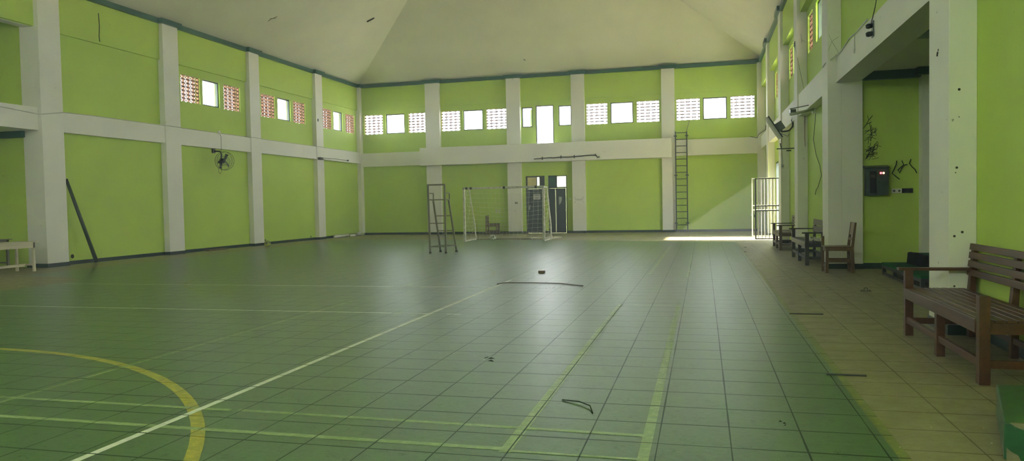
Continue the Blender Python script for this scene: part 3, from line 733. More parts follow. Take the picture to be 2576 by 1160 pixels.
for x in (-7.70, -7.20):
    MB().use('umpire').bar(U(x, 20.3, 1.745), U(x, 20.74, 1.745), .03).bar(U(x, 20.74, 1.745), U(x, 20.74, 1.56), .03).build('armrest', None, u)
for z, yy, x0, x1 in ((.875, 20.3, -7.69, -7.19), (1.08, 20.81, -7.67, -7.19), (.64, 20.88, -7.64, -7.15), (.20, 20.3, -7.67, -7.19), (.20, 20.955, -7.61, -7.11)):
    MB().use('umpire').bar(U(x0, yy, z), U(x1, yy, z), .028).build('rung', None, u)
for x0, x1 in ((-7.67, -7.61), (-7.19, -7.12)): MB().use('umpire').bar(U(x0, 20.3, .2), U(x1, 20.95, .2), .028).build('base_rail', None, u)

# ------------------------------------------------------------------ futsal goal with net
gx0, gx1, gy0, gy1, gyt = -8.66, -5.63, 26.6, 28.0, 27.25
G = empty('soccer_goal', (-7.15, 27.3, 0), 'chipped white futsal goal with sagging net', 'goal')
def Gp(x, y, z): return (x+7.15, y-27.3, z)
for x in (gx0, gx1):
    MB().use('goalwhite').bar(Gp(x, gy0, 0), Gp(x, gy0, 2.03), .075).build('post', None, G, bevel=.006)
    MB().use('goalwhite').tube([Gp(x, gy0, 1.99), Gp(x, gyt, 1.99)], .022).build('top_side_bar', None, G)
    MB().use('goalwhite').tube([Gp(x, gyt, 1.99), Gp(x, gy1-.12, .65), Gp(x, gy1, .1), Gp(x, gy1, .03)], .022).build('rear_stay', None, G, smooth=True)
    MB().use('goalwhite').tube([Gp(x, gy0, .03), Gp(x, gy1, .03)], .028).build('base_side_bar', None, G)
MB().use('goalwhite').bar(Gp(gx0-.04, gy0, 2.0), Gp(gx1+.04, gy0, 2.0), .075).build('crossbar', None, G, bevel=.006)
MB().use('umpire').tube([Gp(gx0, gy1, .03), Gp(gx1, gy1, .03)], .022).build('rear_base_bar', None, G)
for x in (-8.55, -8.38, -7.1, -5.9): MB().use('rubber').bar(Gp(x-.04, gy0, 2.0), Gp(x+.04, gy0, 2.0), .082).build('tape_band', None, G)
nb = MB().use('net'); random.seed(5)
nx, nz = 18, 12
def netpt(i, j):
    a, t = i/nx, j/nz          # a left..right, t top..bottom
    shear = .16*t*t*(a**2)*3; x = gx0+(gx1-gx0)*min(1, a + .05*math.sin(t*3)*(1-a)*a*3 - .9*t*a*(1-a)*a)
    sag = math.sin(a*math.pi)
    y = gyt+(gy1-gyt)*(t**1.1)*.97 - .25*t*(1-t)*sag*2 + .05*noise.noise(Vector((i*.4, j*.5, 0)))
    z = 1.97*(1-t) + .01 - .10*sag*math.sin(t*math.pi) + .03*noise.noise(Vector((i*.5, j*.4, 3)))
    return Gp(x, min(y, gy1-.01), max(z, .012))
gr = [[netpt(i, j) for j in range(nz+1)] for i in range(nx+1)]
for i in range(nx+1): nb.tube(gr[i], .0043, 3, caps=False)
for j in range(nz+1): nb.tube([gr[i][j] for i in range(nx+1)], .0043, 3, caps=False)
for x, s in ((gx0, 1), (gx1, -1)):
    rows = []
    for j in range(14):
        z = 1.95-j*.148; yend = gyt+(gy1-gyt)*min(1, (1.99-z)/1.9)
        rows.append([Gp(x+s*(.05*math.sin(k*1.3+j)+.04*math.sin(k/6*math.pi)), gy0+(yend-gy0)*k/6, max(.012, z-.05*math.sin(k/6*math.pi)+.02*math.sin(k*2.1+j))) for k in range(7)])
    for r_ in rows: nb.tube(r_, .0035, 3, caps=False)
    for k in range(7): nb.tube([r_[k] for r_ in rows], .0035, 3, caps=False)
for q in range(26):     # slack heaped at the right rear corner
    p = Vector((gx1-.25+random.uniform(-.35, .45), gy1-.15+random.uniform(-.3, .35), .012)); pts = []
    dr = random.uniform(0, 6.28)
    for k in range(9):
        dr += random.uniform(-1, 1); p = p+Vector((math.cos(dr)*.06, math.sin(dr)*.06, 0)); p.z = .012+.09*abs(math.sin(k+q)); pts.append(Gp(*p))
    nb.tube(pts, .008, 3, caps=False)
nb.build('net', None, G)

def sphere(name, c, r, mat, label, cat):
    b = MB(); n, m_ = 24, 14
    b.v.append((0, 0, -r))
    for j in range(1, m_):
        t = math.pi*j/m_
        for i in range(n): a = 2*math.pi*i/n; b.v.append((r*math.sin(t)*math.cos(a), r*math.sin(t)*math.sin(a), -r*math.cos(t)))
    b.v.append((0, 0, r)); last = len(b.v)-1
    for i in range(n):
        b.face((0, 1+(i+1) % n, 1+i)); b.face((last, last-n+i, last-n+(i+1) % n))
        for j in range(m_-2): p = 1+j*n; b.face((p+i, p+(i+1) % n, p+n+(i+1) % n, p+n+i))
    o = b.build(name, mat, smooth=True); o.location = (c[0], c[1], r); return tag(o, label, cat)
sphere('soccer_ball', (-7.85, 27.65), .11, 'ball', 'white ball with dark patches lying inside the goal', 'ball')
sphere('soccer_ball', (-15.35, 24.0), .115, 'ballgreen', 'yellow green ball at the foot of the left wall', 'ball')

# ------------------------------------------------------------------ ladder on the far wall
L = empty('wall_ladder', (-.9, 33.55, 0), 'dark fixed steel ladder on the far wall right of the balcony', 'ladder')
for x in (-.24, .24): MB().use('ladder').box(x-.024, x+.024, -.025, .025, .0, 4.42).build('rail', None, L)
for i in range(15): MB().use('ladder').tube([(-.24, 0, .32+i*.288), (.24, 0, .32+i*.288)], .018, 6).build('rung', None, L)
for z in (.40, 2.5, 4.22):
    for x in (-.24, .24): MB().use('ladder').bar((x-.07, .03, z), (x+.07, .03, z), .05, .05).bar((x, .02, z), (x, .33, z), .03).build('wall_bracket', None, L)
tag(MB().use('grey_wood').tube([(-.66, 33.5, 4.44), (-.62, 33.7, 4.6), (-.54, 33.85, 4.92)], .012, 5).build('rope'), 'thin frayed rope from the ladder top to the window above', 'rope')

# conduit on the balcony slab
cd = MB().use('metal_dark').tube([(-7.44, 33.25, 3.41), (-6.7, 33.25, 3.445), (-6.55, 33.25, 3.43), (-6.19, 33.25, 3.45), (-5.9, 33.25, 3.44), (-5.6, 33.25, 3.45), (-4.85, 33.25, 3.495), (-4.6, 33.25, 3.475)], .022, 6)
cd.tube([(-4.64, 33.25, 3.55), (-4.54, 33.25, 3.38)], .02, 6).tube([(-4.56, 33.25, 3.38), (-4.44, 33.25, 3.41)], .02, 6)
cdo = cd.build('conduit_pipe'); tag(cdo, 'crooked dark pipe fixed to the balcony slab face', 'pipe')
for x, z in ((-7.05, 3.43), (-6.19, 3.46), (-5.58, 3.46)): MB().use('metal_dark').box(x-.02, x+.02, 33.225, 33.279, z-.07, z+.07).build('pipe_clip', None, cdo)

# lettering: TOILET with four corner strokes
fc = bpy.data.curves.new('toilet_word', 'FONT'); fc.body = 'TOILET'; fc.size = .105; fc.align_x = 'CENTER'; fc.align_y = 'CENTER'; fc.extrude = .001; fc.space_character = 1.1
tmp = bpy.data.objects.new('tmp', fc); COL.objects.link(tmp); bpy.context.view_layer.update()
me = bpy.data.meshes.new_from_object(tmp.evaluated_get(bpy.context.evaluated_depsgraph_get())); bpy.data.objects.remove(tmp)
me.materials.clear(); me.materials.append(M['ink'])
to = bpy.data.objects.new('lettering', me); COL.objects.link(to); to.location = (-5.47, 33.697, 1.52); to.rotation_euler = (math.pi/2, 0, 0)
to.parent = back_pil[2]; to['label'] = 'stencilled dark grey word'
cm = MB().use('ink')
for sx in (-1, 1):
    for sz in (-1, 1): cm.bar((-5.47+sx*.17, 33.697, 1.52+sz*.08), (-5.47+sx*.21, 33.697, 1.52+sz*.13), .002, .014, up=(0, 0, 1))
cm.build('corner_mark', None, back_pil[2])

# switches and sockets
def plate(c, axis, w_, h_, mat, label, cat='socket', group=None, hole=True, d=.012):
    x, y, z = c; b = MB().use(mat)
    if axis == 'y': b.box(x-w_/2, x+w_/2, y-d, y, z-h_/2, z+h_/2)
    else: s = d if axis == '-x' else -d; b.box(min(x, x-s), max(x, x-s), y-w_/2, y+w_/2, z-h_/2, z+h_/2)
    o = b.build('wall_socket' if cat == 'socket' else 'light_switch'); tag(o, label, cat, group)
    if hole and axis == 'y':
        MB().use('grey_plastic').tube([(x, y-d-.004, z), (x, y-d+.001, z)], w_*.33, 12).build('socket_ring', None, o)
        MB().use('hole').tube([(x, y-d-.005, z), (x, y-d-.003, z)], w_*.2, 10).build('socket_well', None, o)
    return o
plate((-9.45, YB-.001, 1.05), 'y', .09, .11, 'white_plastic', 'left white socket of the pair above the small chair')
plate((-9.32, YB-.001, 1.05), 'y', .09, .11, 'white_plastic', 'right white socket of the pair above the small chair')
plate((-8.42, 33.699, 1.43), 'y', .13, .08, 'hole', 'small dark switch plate on the pilaster left of the notice door', 'switch', hole=False)
plate((-5.91, YB-.001, 1.57), 'y', .10, .08, 'white_plastic', 'pale switch between double door and toilet word', 'switch', hole=False)
plate((-4.65, YB-.001, 1.06), 'y', .16, .08, 'lime', 'green painted socket right of the toilet word', hole=False)
plate((XR-.001, 24.6, 1.53), '-x', .1, .12, 'white_plastic', 'white switch on green wall beyond the dark bench', 'switch', hole=False)
sw = plate((2.42, 24.719, 2.40), 'y', .09, .13, 'grey_plastic', 'small grey switch box on pilaster under the floodlight cable', 'switch', hole=False, d=.04)
MB().use('hole').tube([(2.42, 24.678, 2.4), (2.42, 24.67, 2.4)], .02).build('switch_knob', None, sw)
plate((PL+.001, 29.5, 5.2), '-xx', .09, .11, 'hole', 'small dark box high on left pilaster', 'switch', hole=False)

# ------------------------------------------------------------------ electrical recess
WY = 15.758
pb = empty('electrical_panel', (3.24, WY, 1.42), 'blue grey fuse box with red and amber lamps on the green recess wall', 'fuse box')
q = MB().use('panelbox'); q.box(-.2, -.13, -.16, 0, 0, .53).box(.17, .2, -.16, 0, 0, .53).box(-.13, .17, -.16, 0, 0, .04).box(-.13, .17, -.16, 0, .47, .53).box(-.13, .17, -.02, 0, .04, .47); q.build('cabinet_body', None, pb)
MB().use('panelbox').hexa([(-.23, -.20, .53), (.21, -.20, .53), (.21, 0, .53), (-.23, 0, .53), (-.23, -.19, .545), (.21, -.19, .545), (.21, 0, .58), (-.23, 0, .58)]).build('cabinet_hood', None, pb)
MB().use('dark_in').box(-.13, .0, -.12, -.03, .05, .46).build('inner_plate', None, pb)
MB().use('grey_wood').box(-.11, -.03, -.14, -.121, .34, .40).build('breaker', None, pb); MB().use('rubber').box(-.12, -.01, -.135, -.121, .18, .24).build('breaker', None, pb)
pdr = MB().use('panelbox').hexa([(-.02, -.20, .01), (.20, -.165, .01), (.20, -.150, .01), (-.02, -.185, .01), (-.02, -.20, .50), (.20, -.165, .50), (.20, -.150, .50), (-.02, -.185, .50)]).build('cabinet_door', None, pb)
for x, k in ((.055, 'lampred'), (.105, 'lampamber')):
    yy = -.20+(x+.02)/.22*.035
    lo = MB().use(k).tube([(x, yy-.014, .425), (x, yy+.002, .425)], .017, 12).build('indicator_lamp', None, pdr); lo['label'] = 'red lamp' if x < .1 else 'amber lamp'
MB().use('hole').tube([(.02, -.205, .25), (.02, -.19, .25)], .012).build('door_lock', None, pdr)
xs_ = [(3.565, 'white_plastic', 'leftmost white socket right of the fuse box'), (3.655, 'white_plastic', 'second white socket right of the fuse box'), (3.75, 'dark_in', 'dark broken socket box beside the white pair'), (3.85, 'dark_in', 'rightmost dark socket box near the pale pillar')]
for x, mt_, lb in xs_: plate((x, WY-.001, 1.50), 'y', .088, .088, mt_, lb, group='sockets beside the fuse box', hole=mt_ == 'white_plastic', d=.02)
def wire(name, pts, r, mat, label, cat='cable'): return tag(MB().use(mat).tube(pts, r, 5).build(name), label, cat)
y_ = WY-.02
wire('loose_cable', [(3.61, y_, 2.08), (3.60, y_, 2.0), (3.53, y_, 1.84), (3.58, y_-.01, 1.79), (3.66, y_, 1.72)], .009, 'web', 'dark cable loop hanging above the white sockets, leftmost')
wire('loose_cable', [(3.70, y_, 2.08), (3.74, y_, 1.98), (3.70, y_-.01, 1.94), (3.66, y_, 1.84), (3.63, y_, 1.90), (3.72, y_, 1.99), (3.80, y_, 2.0)], .008, 'web', 'dark tangled cable end in the middle of the recess wall')
wire('loose_cable', [(3.86, y_, 2.10), (3.83, y_, 2.02), (3.87, y_-.01, 1.96), (3.93, y_, 1.90), (3.96, y_, 1.83)], .009, 'web', 'dark cable end nearest to the pale recess pillar')
# sooty cobwebs up the recess wall
def web(name, segs, r, label, ax='y'):
    b = MB().use('web')
    for s_ in segs: b.tube(s_, r, 4)
    return tag(b.build(name), label, 'cobweb')
def branch(c, n, L_, seed, sx=1, sz=1):
    random.seed(seed); out = []
    for k in range(n):
        a = random.choice((.9, 4.0))+random.uniform(-.5, .5); p = Vector(c)+Vector((random.gauss(0, L_*.22), 0, random.gauss(0, L_*.45))); pts = [tuple(p)]
        for t in range(4):
            a += random.uniform(-.6, .6); p = p+Vector((math.cos(a)*L_*.2*sx, 0, math.sin(a)*L_*.2*sz)); pts.append(tuple(p))
        out.append(pts)
    return out
yw = WY-.006
web('cobweb', [[(3.02, yw, 2.72), (3.08, yw, 2.8), (3.12, yw, 2.88), (3.19, yw, 2.96)], [(3.08, yw, 2.8), (3.17, yw, 2.84)], [(3.12, yw, 2.88), (3.1, yw, 2.97)]], .005, 'sooty cobweb high on the recess wall')
web('cobweb', branch((3.16, yw, 2.60), 22, .13, 4), .004, 'dense sooty cobweb knot midway up the recess wall')
web('cobweb', [[(3.06, yw, 2.12), (3.10, yw, 2.18), (3.17, yw, 2.22), (3.20, yw, 2.3), (3.22, yw, 2.40), (3.28, yw, 2.46)], [(3.2, yw, 2.3), (3.13, yw, 2.34)], [(3.22, yw, 2.4), (3.34, yw, 2.36)], [(3.10, yw, 2.18), (3.06, yw, 2.24)], [(3.17, yw, 2.22), (3.24, yw, 2.16)]]+branch((3.16, yw, 2.25), 26, .15, 9), .004, 'branching sooty cobweb just above the fuse box')
web('cobweb', [[(PR+.09, 20.494, 5.6), (PR+.12, 20.494, 5.45), (PR+.2, 20.494, 5.38)], [(PR+.12, 20.494, 5.45), (PR+.11, 20.494, 5.37)]], .004, 'small cobweb high on the pilaster beside the dark bench')
web('cobweb', [[(PR+.03, 15.664, 4.55), (PR+.08, 15.664, 4.42), (PR+.2, 15.664, 4.5)], [(PR+.08, 15.664, 4.42), (PR+.02, 15.664, 4.25)], [(PR+.08, 15.664, 4.42), (PR+.2, 15.664, 4.2)]], .0025, 'cobweb on the broad pillar above the lintel end')
web('cobweb', [[(-13.38, 28.68, 9.03), (-13.25, 28.74, 9.10), (-13.10, 28.8, 9.19)], [(-13.2, 28.74, 9.12), (-13.1, 28.7, 9.16)]], .025, 'dark clump on the left ceiling slope near the hip line')
web('cobweb', [[(-15.0, 23.95, 8.10), (-14.9, 23.98, 8.17), (-14.7, 24.07, 8.27)], [(-14.9, 23.9, 8.16), (-14.78, 24.1, 8.22)]], .008, 'faint scratchy cobweb on the left ceiling slope')
web('cobweb', [[(-7.76, 32.9, 7.87), (-7.68, 32.95, 7.84)]], .018, 'small dark spot on the far ceiling slope above the goal')

# fixtures on the lintel
fx = empty('twin_lampholder', (2.518, 12.38, 3.93), 'twin dark lamp holder on the white lintel', 'lamp holder')
MB().use('panelbox').box(-.012, 0, -.06, .06, -.12, .12).build('back_plate', None, fx)
for z in (.055, -.065): MB().use('metal_dark').tube([(-.012, 0, z), (-.07, 0, z-.01), (-.10, 0, z-.015)], [.035, .04, .028], 10).build('lamp_socket', None, fx, smooth=True)
wire('ceiling_cable', [(2.5, 13.71, 4.12), (2.5, 13.72, 4.02), (2.5, 13.70, 3.83), (2.5, 13.76, 3.83), (2.5, 13.75, 3.9)], .008, 'grey_plastic', 'grey cable end dangling on the white lintel')
wire('ceiling_cable', [(2.36, 16.2, 4.02), (2.36, 15.9, 4.04), (2.45, 15.6, 4.08), (2.50, 15.0, 4.10), (2.50, 14.2, 4.16), (2.5, 13.6, 4.14), (2.5, 12.7, 4.15)], .013, 'grey_plastic', 'grey cable running along the top edge of the white lintel')
wire('ceiling_cable', [(2.51, 12.5, 4.02), (2.51, 12.35, 4.12), (2.51, 12.2, 4.22), (2.51, 12.1, 4.33)], .006, 'web', 'short dark wire curling above the twin lamp holder')
# dark fixing holes in the near pilaster
hm = MB().use('hole')
for x, z, r in ((2.46, 2.44, .013), (2.46, 2.17, .006), (2.44, 1.67, .012), (2.43, 1.62, .006), (2.42, .99, .012), (2.49, 1.03, .013), (2.42, .49, .01)):
    hm.tube([(x, 8.268, z), (x, 8.275, z)], r, 9)
hm.tube([(PR-.002, 8.62, 2.90), (PR+.003, 8.62, 2.90)], .014, 8).tube([(PR-.006, 8.64, 2.84), (PR-.006, 8.62, 2.88)], .007, 6)
hm.build('fixing_hole', None, near_pil)

# ------------------------------------------------------------------ stage platforms with black cloth
st = empty('stage_platform', (3.1, 12.1, 0), 'low green carpeted stage platform in the right recess', 'platform')
MB().use('carpet').box(0, 2.4, 0, 2.5, .175, .215).build('carpet_top', None, st, bevel=.004)
MB().use('dark_wood').box(.0, .04, .0, 2.5, .12, .174).box(.04, 2.4, 0, .04, .12, .174).box(.04, 2.4, 2.46, 2.5, .12, .174).build('edge_rail', None, st)
for y in (0.02, .85, 1.65, 2.42):
    MB().use('dark_wood').box(.005, .06, y, y+.06, 0, .12).build('leg', None, st)
MB().use('dark_wood').box(.01, .035, .08, 2.42, .0, .045).build('base_rail', None, st)
s2 = empty('stage_platform', (3.5, 12.3, .217), 'upper green platform draped in black, stacked on the low stage', 'platform')
MB().use('carpet').box(0, 2.0, 0, 2.0, .16, .19).build('carpet_top', None, s2)
MB().use('dark_wood').box(0.02, 1.98, 0.02, 1.98, 0, .16).build('platform_box', None, s2)
bk = MB().use('cloth'); n_ = 24
top = []; bot = []
for i in range(n_+1):
    y = -.01+2.06*i/n_; top.append((-.02+.012*math.sin(i*1.9)-(.03 if i > 22 else 0), y, .205+.012*math.sin(i*.8)-(.05 if i == n_ else 0))); bot.append((-.05+.022*math.sin(i*1.3), y-(.1 if i == n_ else 0), .004+.006*abs(math.sin(i))))
inn = [(p[0]+.08+.02*math.sin(k), p[1], .203) for k, p in enumerate(top)]
for i in range(n_): bk.poly([bot[i], top[i], top[i+1], bot[i+1]]); bk.poly([top[i], inn[i], inn[i+1], top[i+1]])
bk.poly([bot[n_], top[n_], inn[n_], (inn[n_][0], inn[n_][1], .004)]) if False else None
ck = bk.build('black_drape', None); ck.location = s2.location; tag(ck, 'black cloth hanging over the edge of the upper stage platform', 'cloth')

# green step block in the right foreground corner
z_ = .20; pts = [(1.52, 4.39), (2.45, 4.39), (2.45, 5.27), (1.78, 5.27)]
sb = MB().use('step').hexa([(x, y, 0) for x, y in pts]+[(x, y, z_) for x, y in pts]).build('step_block', None, bevel=.008)
tag(sb, 'green painted concrete step with chipped edge in the right corner', 'step')
cp = MB().use('chip'); cy = 4.386
cp.poly([(1.545, cy, .2), (1.66, cy, .2), (1.65, cy, .185), (1.61, cy, .165), (1.57, cy, .18)]).poly([(1.545, cy, .201), (1.66, cy, .201), (1.64, cy+.012, .2025), (1.56, cy+.008, .2025)])
cp.build('chipped_patch', None, sb); cp = MB().use('chip')
cp.poly([(1.53, cy, .0), (1.60, cy, .0), (1.585, cy, .03), (1.55, cy, .05), (1.53, cy, .07)])
cp.build('chipped_patch', None, sb)

# ------------------------------------------------------------------ tables on the left
def table(name, loc, L_, W_, h, mat, label, group=None):
    r = empty(name, loc, label, 'table', group)
    MB().use(mat).box(-W_-.03, .03, -L_, .05, h-.022, h).build('tabletop', None, r, bevel=.003)
    MB().use(mat).box(-.045, -.02, -L_+.05, -.01, h-.15, h-.022).box(-W_+.02, -W_+.045, -L_+.05, -.01, h-.15, h-.022).box(-W_+.0449, -.0449, -.035, -.01, h-.15, h-.022).build('apron', None, r)
    for x in (-.07, -W_+.02):
        for y in (-.06, -L_+.06): MB().use(mat).box(x, x+.05, y, y+.05, 0, h-.15 if False else h-.022).build('leg', None, r)
    for q_ in ((-.055, -.03, -L_+.1, -.3, .14, .18), (-W_+.07, -.07, -.05, -.02, .14, .18), (-W_/2-.02, -W_/2+.02, -L_+.1, -.055, .15, .18)): MB().use(mat).box(*q_).build('stretcher', None, r)
    return r
table('wooden_table', (-15.55, 14.50, 0), 2.2, .60, .72, 'pale_wood', 'cream painted wooden table at the left edge, front one')
t2 = table('wooden_table', (-16.95, 15.05, 0), 2.2, .60, .76, 'umpire', 'greyish wooden table behind the cream one in the left recess')
# leaning pole
tag(MB().use('pole').tube([(-16.08, 16.88, .03), (-16.26, 16.16, 2.28)], [.052, .04], 12).build('leaning_pole', None, smooth=True), 'dark green pole leaning against the broad left pillar', 'pole')
hp = MB().use('hole').tube([(XL+.0, 16.4, .22), (XL+.006, 16.4, .22)], .055, 14); tag(hp.build('drain_hole'), 'round dark pipe hole at the base of the left wall', 'pipe hole')
tag(MB().use('hole').tube([(XL+.0, 25.5, .17), (XL+.006, 25.5, .17)], .045, 10).build('drain_hole'), 'small dark hole low on the wall above the green ball', 'pipe hole')
tag(MB().use('hole').tube([(XL+.0, 28.96, .15), (XL+.006, 28.96, .15)], .04, 10).build('drain_hole'), 'small dark hole low on the wall left of the third pilaster', 'pipe hole')
pk = MB().use('chair_wood').box(-16.3, -16.12, 21.75, 22.75, 0, .045); tag(pk.build('wood_plank'), 'brown plank lying along the left skirting under the fan', 'plank')
tag(MB().use('white_plastic').tube([(-16.2, 30.7, .07), (-16.22, 32.1, .07)], .065, 12).build('plastic_pipe', None, smooth=True), 'thick white pipe lying at the foot of the left wall near the corner', 'pipe')
tag(MB().use('white_plastic').tube([(-16.15, 32.2, .05), (-16.1, 33.5, .05)], .05, 12).build('plastic_pipe', None, smooth=True), 'shorter white pipe end in the far left corner', 'pipe')
sphere('rag_bundle', (-15.95, 32.7), .12, 'grey_plastic', 'grey rag bundle beside the white pipes in the corner', 'bundle').scale = (.9, 1.6, .9)
bpy.data.objects['rag_bundle'].location.z = .108
# green chair-high items: none

# ------------------------------------------------------------------ wall fan
fa = empty('wall_fan', (XL+.0, 22.5, 3.45), 'black caged wall fan under the white band of the left wall', 'fan')
def Fp(x, y, z): return (x-XL, y-22.5, z-3.45)
MB().use('metal_dark').box(0.001, .05, -.07, .07, -.10, .06).build('wall_plate', None, fa)
MB().use('metal_dark').tube([Fp(-16.35, 22.5, 3.42), Fp(-16.12, 22.5, 3.40), Fp(-16.05, 22.48, 3.3), Fp(-16.05, 22.42, 2.92)], .028, 8).tube([Fp(-16.05, 22.42, 2.98), Fp(-15.98, 22.3, 2.84), Fp(-15.90, 22.2, 2.82)], .035, 8).build('arm', None, fa, smooth=True)
ctr = Vector((-15.72, 22.17, 3.04)); ax = Vector((.88, -.42, -.12)).normalized(); Rg = .31
mo = MB().use('metal_dark').tube([Fp(*(ctr-ax*.24)), Fp(*(ctr-ax*.2)), Fp(*(ctr-ax*.05)), Fp(*(ctr-ax*.02))], [.04, .075, .08, .05], 14).tube([Fp(-15.98, 22.36, 2.9), Fp(*(ctr-ax*.2))], .03, 8)
mo.build('motor', None, fa, smooth=True)
gd = MB().use('metal_dark')
for s_, R_ in ((.06, Rg), (-.06, Rg), (.10, Rg*.45), (-.10, Rg*.5)): gd.tube([Fp(*p) for p in disc_pts(ctr+ax*s_, R_, ax, 28)], .005 if R_ < Rg else .007, 5, close=True)
for p in range(32):
    d = [disc_pts(ctr, 1, ax, 32)[p]-ctr][0]
    for s_ in (1, -1): gd.tube([Fp(*(ctr+ax*s_*.115+d*.06)), Fp(*(ctr+ax*s_*.10+d*Rg*.55)), Fp(*(ctr+ax*s_*.06+d*Rg))], .0022, 3, caps=False)
gd.build('guard', None, fa)
for k in range(3):
    u_ = disc_pts(ctr, 1, ax, 12); a0 = u_[k*4]-ctr; a1 = u_[(k*4+2) % 12]-ctr; a2 = u_[(k*4+3) % 12]-ctr
    q = MB().use('metal_dark'); f_ = [ctr+a0*.05+ax*.02, ctr+a0*.25+ax*.025, ctr+(a0*.75+a1*.45)*.24-ax*.02, ctr+(a0*.6+a1*.6)*.12-ax*.02, ctr+a1*.04]
    q.poly([Fp(*p) for p in f_]); q.poly([Fp(*(p+ax*.003)) for p in f_][::-1]); q.build('blade', None, fa)
cdp = MB().use('rubber').tube([Fp(-16.2, 22.62, 4.03), Fp(-16.14, 22.62, 3.9), Fp(-16.14, 22.6, 3.4), Fp(-16.1, 22.55, 3.1), Fp(-16.05, 22.45, 2.95)], .006, 5)
cdp.tube([Fp(-16.02, 22.45, 2.95), Fp(-16.02, 22.40, 2.70), Fp(-16.02, 22.32, 2.62), Fp(-16.0, 22.22, 2.66), Fp(-15.98, 22.20, 2.85)], .006, 5); cdp.build('power_cord', None, fa)
MB().use('white_plastic').box(.16, .20, .08, .18, .56, .68).build('wall_plug', None, fa)

wire('band_cable', [(-16.29, 14.0, 3.99), (-16.28, 15.0, 3.93), (-16.27, 15.42, 3.90), (-16.19, 15.44, 3.90), (-16.185, 16.1, 4.02), (-16.27, 17.5, 4.05), (-16.27, 19.8, 4.05), (-16.185, 19.93, 4.05), (-16.185, 20.65, 4.05), (-16.27, 20.8, 4.05), (-16.27, 24.4, 4.05), (-16.185, 24.5, 4.05), (-16.185, 25.14, 4.05), (-16.27, 25.3, 4.05), (-16.27, 29.3, 4.05), (-16.185, 29.36, 4.05), (-16.185, 29.95, 4.05), (-16.27, 30.1, 4.05), (-16.27, 33.5, 4.05)], .012, 'grey_plastic', 'long grey cable running along the top of the left white band')
web('wall_stain', [[(-16.325, 17.55, 6.95), (-16.325, 17.57, 6.6), (-16.325, 17.54, 6.3), (-16.325, 17.56, 6.16)]], .012, 'vertical dark seam on the upper green beam at the left')
# fluorescent lamps
fl = empty('tube_light', (-16.2, 29.5, 3.5), 'tube light with dark bracket on the left band near the far corner', 'tube light')
MB().use('metal_dark').box(.0, .14, -.12, .12, -.02, .08).build('bracket', None, fl)
MB().use('metal_dark').tube([(.12, 0, .06), (.16, 1.2, .07), (.2, 2.35, .05)], .014, 6).box(.17, .23, 2.3, 2.38, .02, .09).build('support_rod', None, fl)
MB().use('white_plastic').tube([(.16, .12, -.01), (.19, 1.35, -.005)], .024, 10).tube([(.0, .3, .06), (.0, .301, .06)], .001, 3).build('lamp_tube', None, fl, smooth=True)
fr = empty('tube_light', (2.55, 18.85, 3.5), 'tube light on a rod projecting from the right wall above the dark bench', 'tube light')
MB().use('grey_plastic').box(-.04, .03, -.06, .06, -.12, .12).build('bracket', None, fr)
MB().use('grey_plastic').tube([(0, 0, -.02), (-.62, -1.0, -.22)], .034, 10).build('lamp_tube', None, fr, smooth=True)
MB().use('metal_dark').tube([(0, 0, .10), (-.64, -1.0, -.10)], .010, 6).build('support_rod', None, fr)
MB().use('metal_dark').box(-.62, -.5, -.93, -.75, -.17, -.1).build('ballast', None, fr)
wire('stay_wire', [(2.36, 20.87, 5.39), (2.45, 19.2, 3.62)], .004, 'web', 'thin stay wire from a pilaster anchor down to the right tube light', 'wire')
tag(MB().use('metal_dark').box(2.33, 2.369, 20.8, 20.9, 5.36, 5.38).box(2.33, 2.369, 20.8, 20.9, 5.42, 5.44).box(2.355, 2.369, 20.8, 20.9, 5.33, 5.48).build('wall_anchor'), 'small black anchor high on the pilaster holding the stay wire', 'anchor')
wire('hanging_wire', [(2.60, 18.95, 3.45), (2.60, 19.05, 3.2), (2.60, 19.35, 2.8), (2.60, 18.9, 2.4), (2.60, 18.35, 2.15), (2.60, 18.1, 1.9), (2.60, 18.7, 1.62), (2.60, 18.9, 1.6), (2.60, 19.1, 1.47)], .006, 'web', 'thin black wire hanging in a curve down the green wall', 'wire')
wire('hanging_wire', [(2.55, 20.49, 3.6), (2.548, 20.49, 3.3), (2.545, 20.49, 2.95), (2.56, 20.49, 2.72)], .006, 'red', 'short red wire hanging on the pilaster by the dark bench', 'wire')
wire('corner_cable', [(2.0, 33.72, 4.08), (2.27, 33.58, 4.0), (2.3, 33.2, 4.12), (2.4, 30.8, 4.10), (2.36, 30.1, 4.2)], .012, 'web', 'sagging dark cable round the far right corner above the band')
# floodlight
fd = empty('floodlight', (2.40, 22.0, 3.45), 'grey stadium floodlight on a curved arm on the right wall', 'floodlight')
MB().use('metal_dark').tube([(0.0, 0, .12), (0.03, 0, .0), (.02, 0, -.08), (-.06, 0, -.17), (-.12, 0, -.19), (-.27, 0, -.2)], .022, 8).box(-.0, .06, -.05, .05, .06, .18).build('arm', None, fd, smooth=True)
a_ = Vector((1.75-2.40, 0, 3.66-3.45)); e_ = Vector((2.12-2.40, 0, 3.07-3.45)); dd = (e_-a_).normalized(); nn = Vector((dd.z, 0, -dd.x))
if nn.z > 0: nn = -nn
def slab(p, q, y0, y1, t0, t1, mat, name):
    P = []
    for t in (t0, t1):
        P += [p+nn*t+Vector((0, y0, 0)), q+nn*t+Vector((0, y0, 0)), q+nn*t+Vector((0, y1, 0)), p+nn*t+Vector((0, y1, 0))]
    return MB().use(mat).hexa(P).build(name, None, fd)
slab(a_, e_, -.25, .25, 0, .05, 'grey_plastic', 'lamp_face'); slab(a_, e_, -.26, .26, -.035, 0, 'metal_dark', 'housing')
slab(a_+dd*.28, a_+dd*.52, -.12, .12, -.24, -.036, 'panelbox', 'ballast_box')
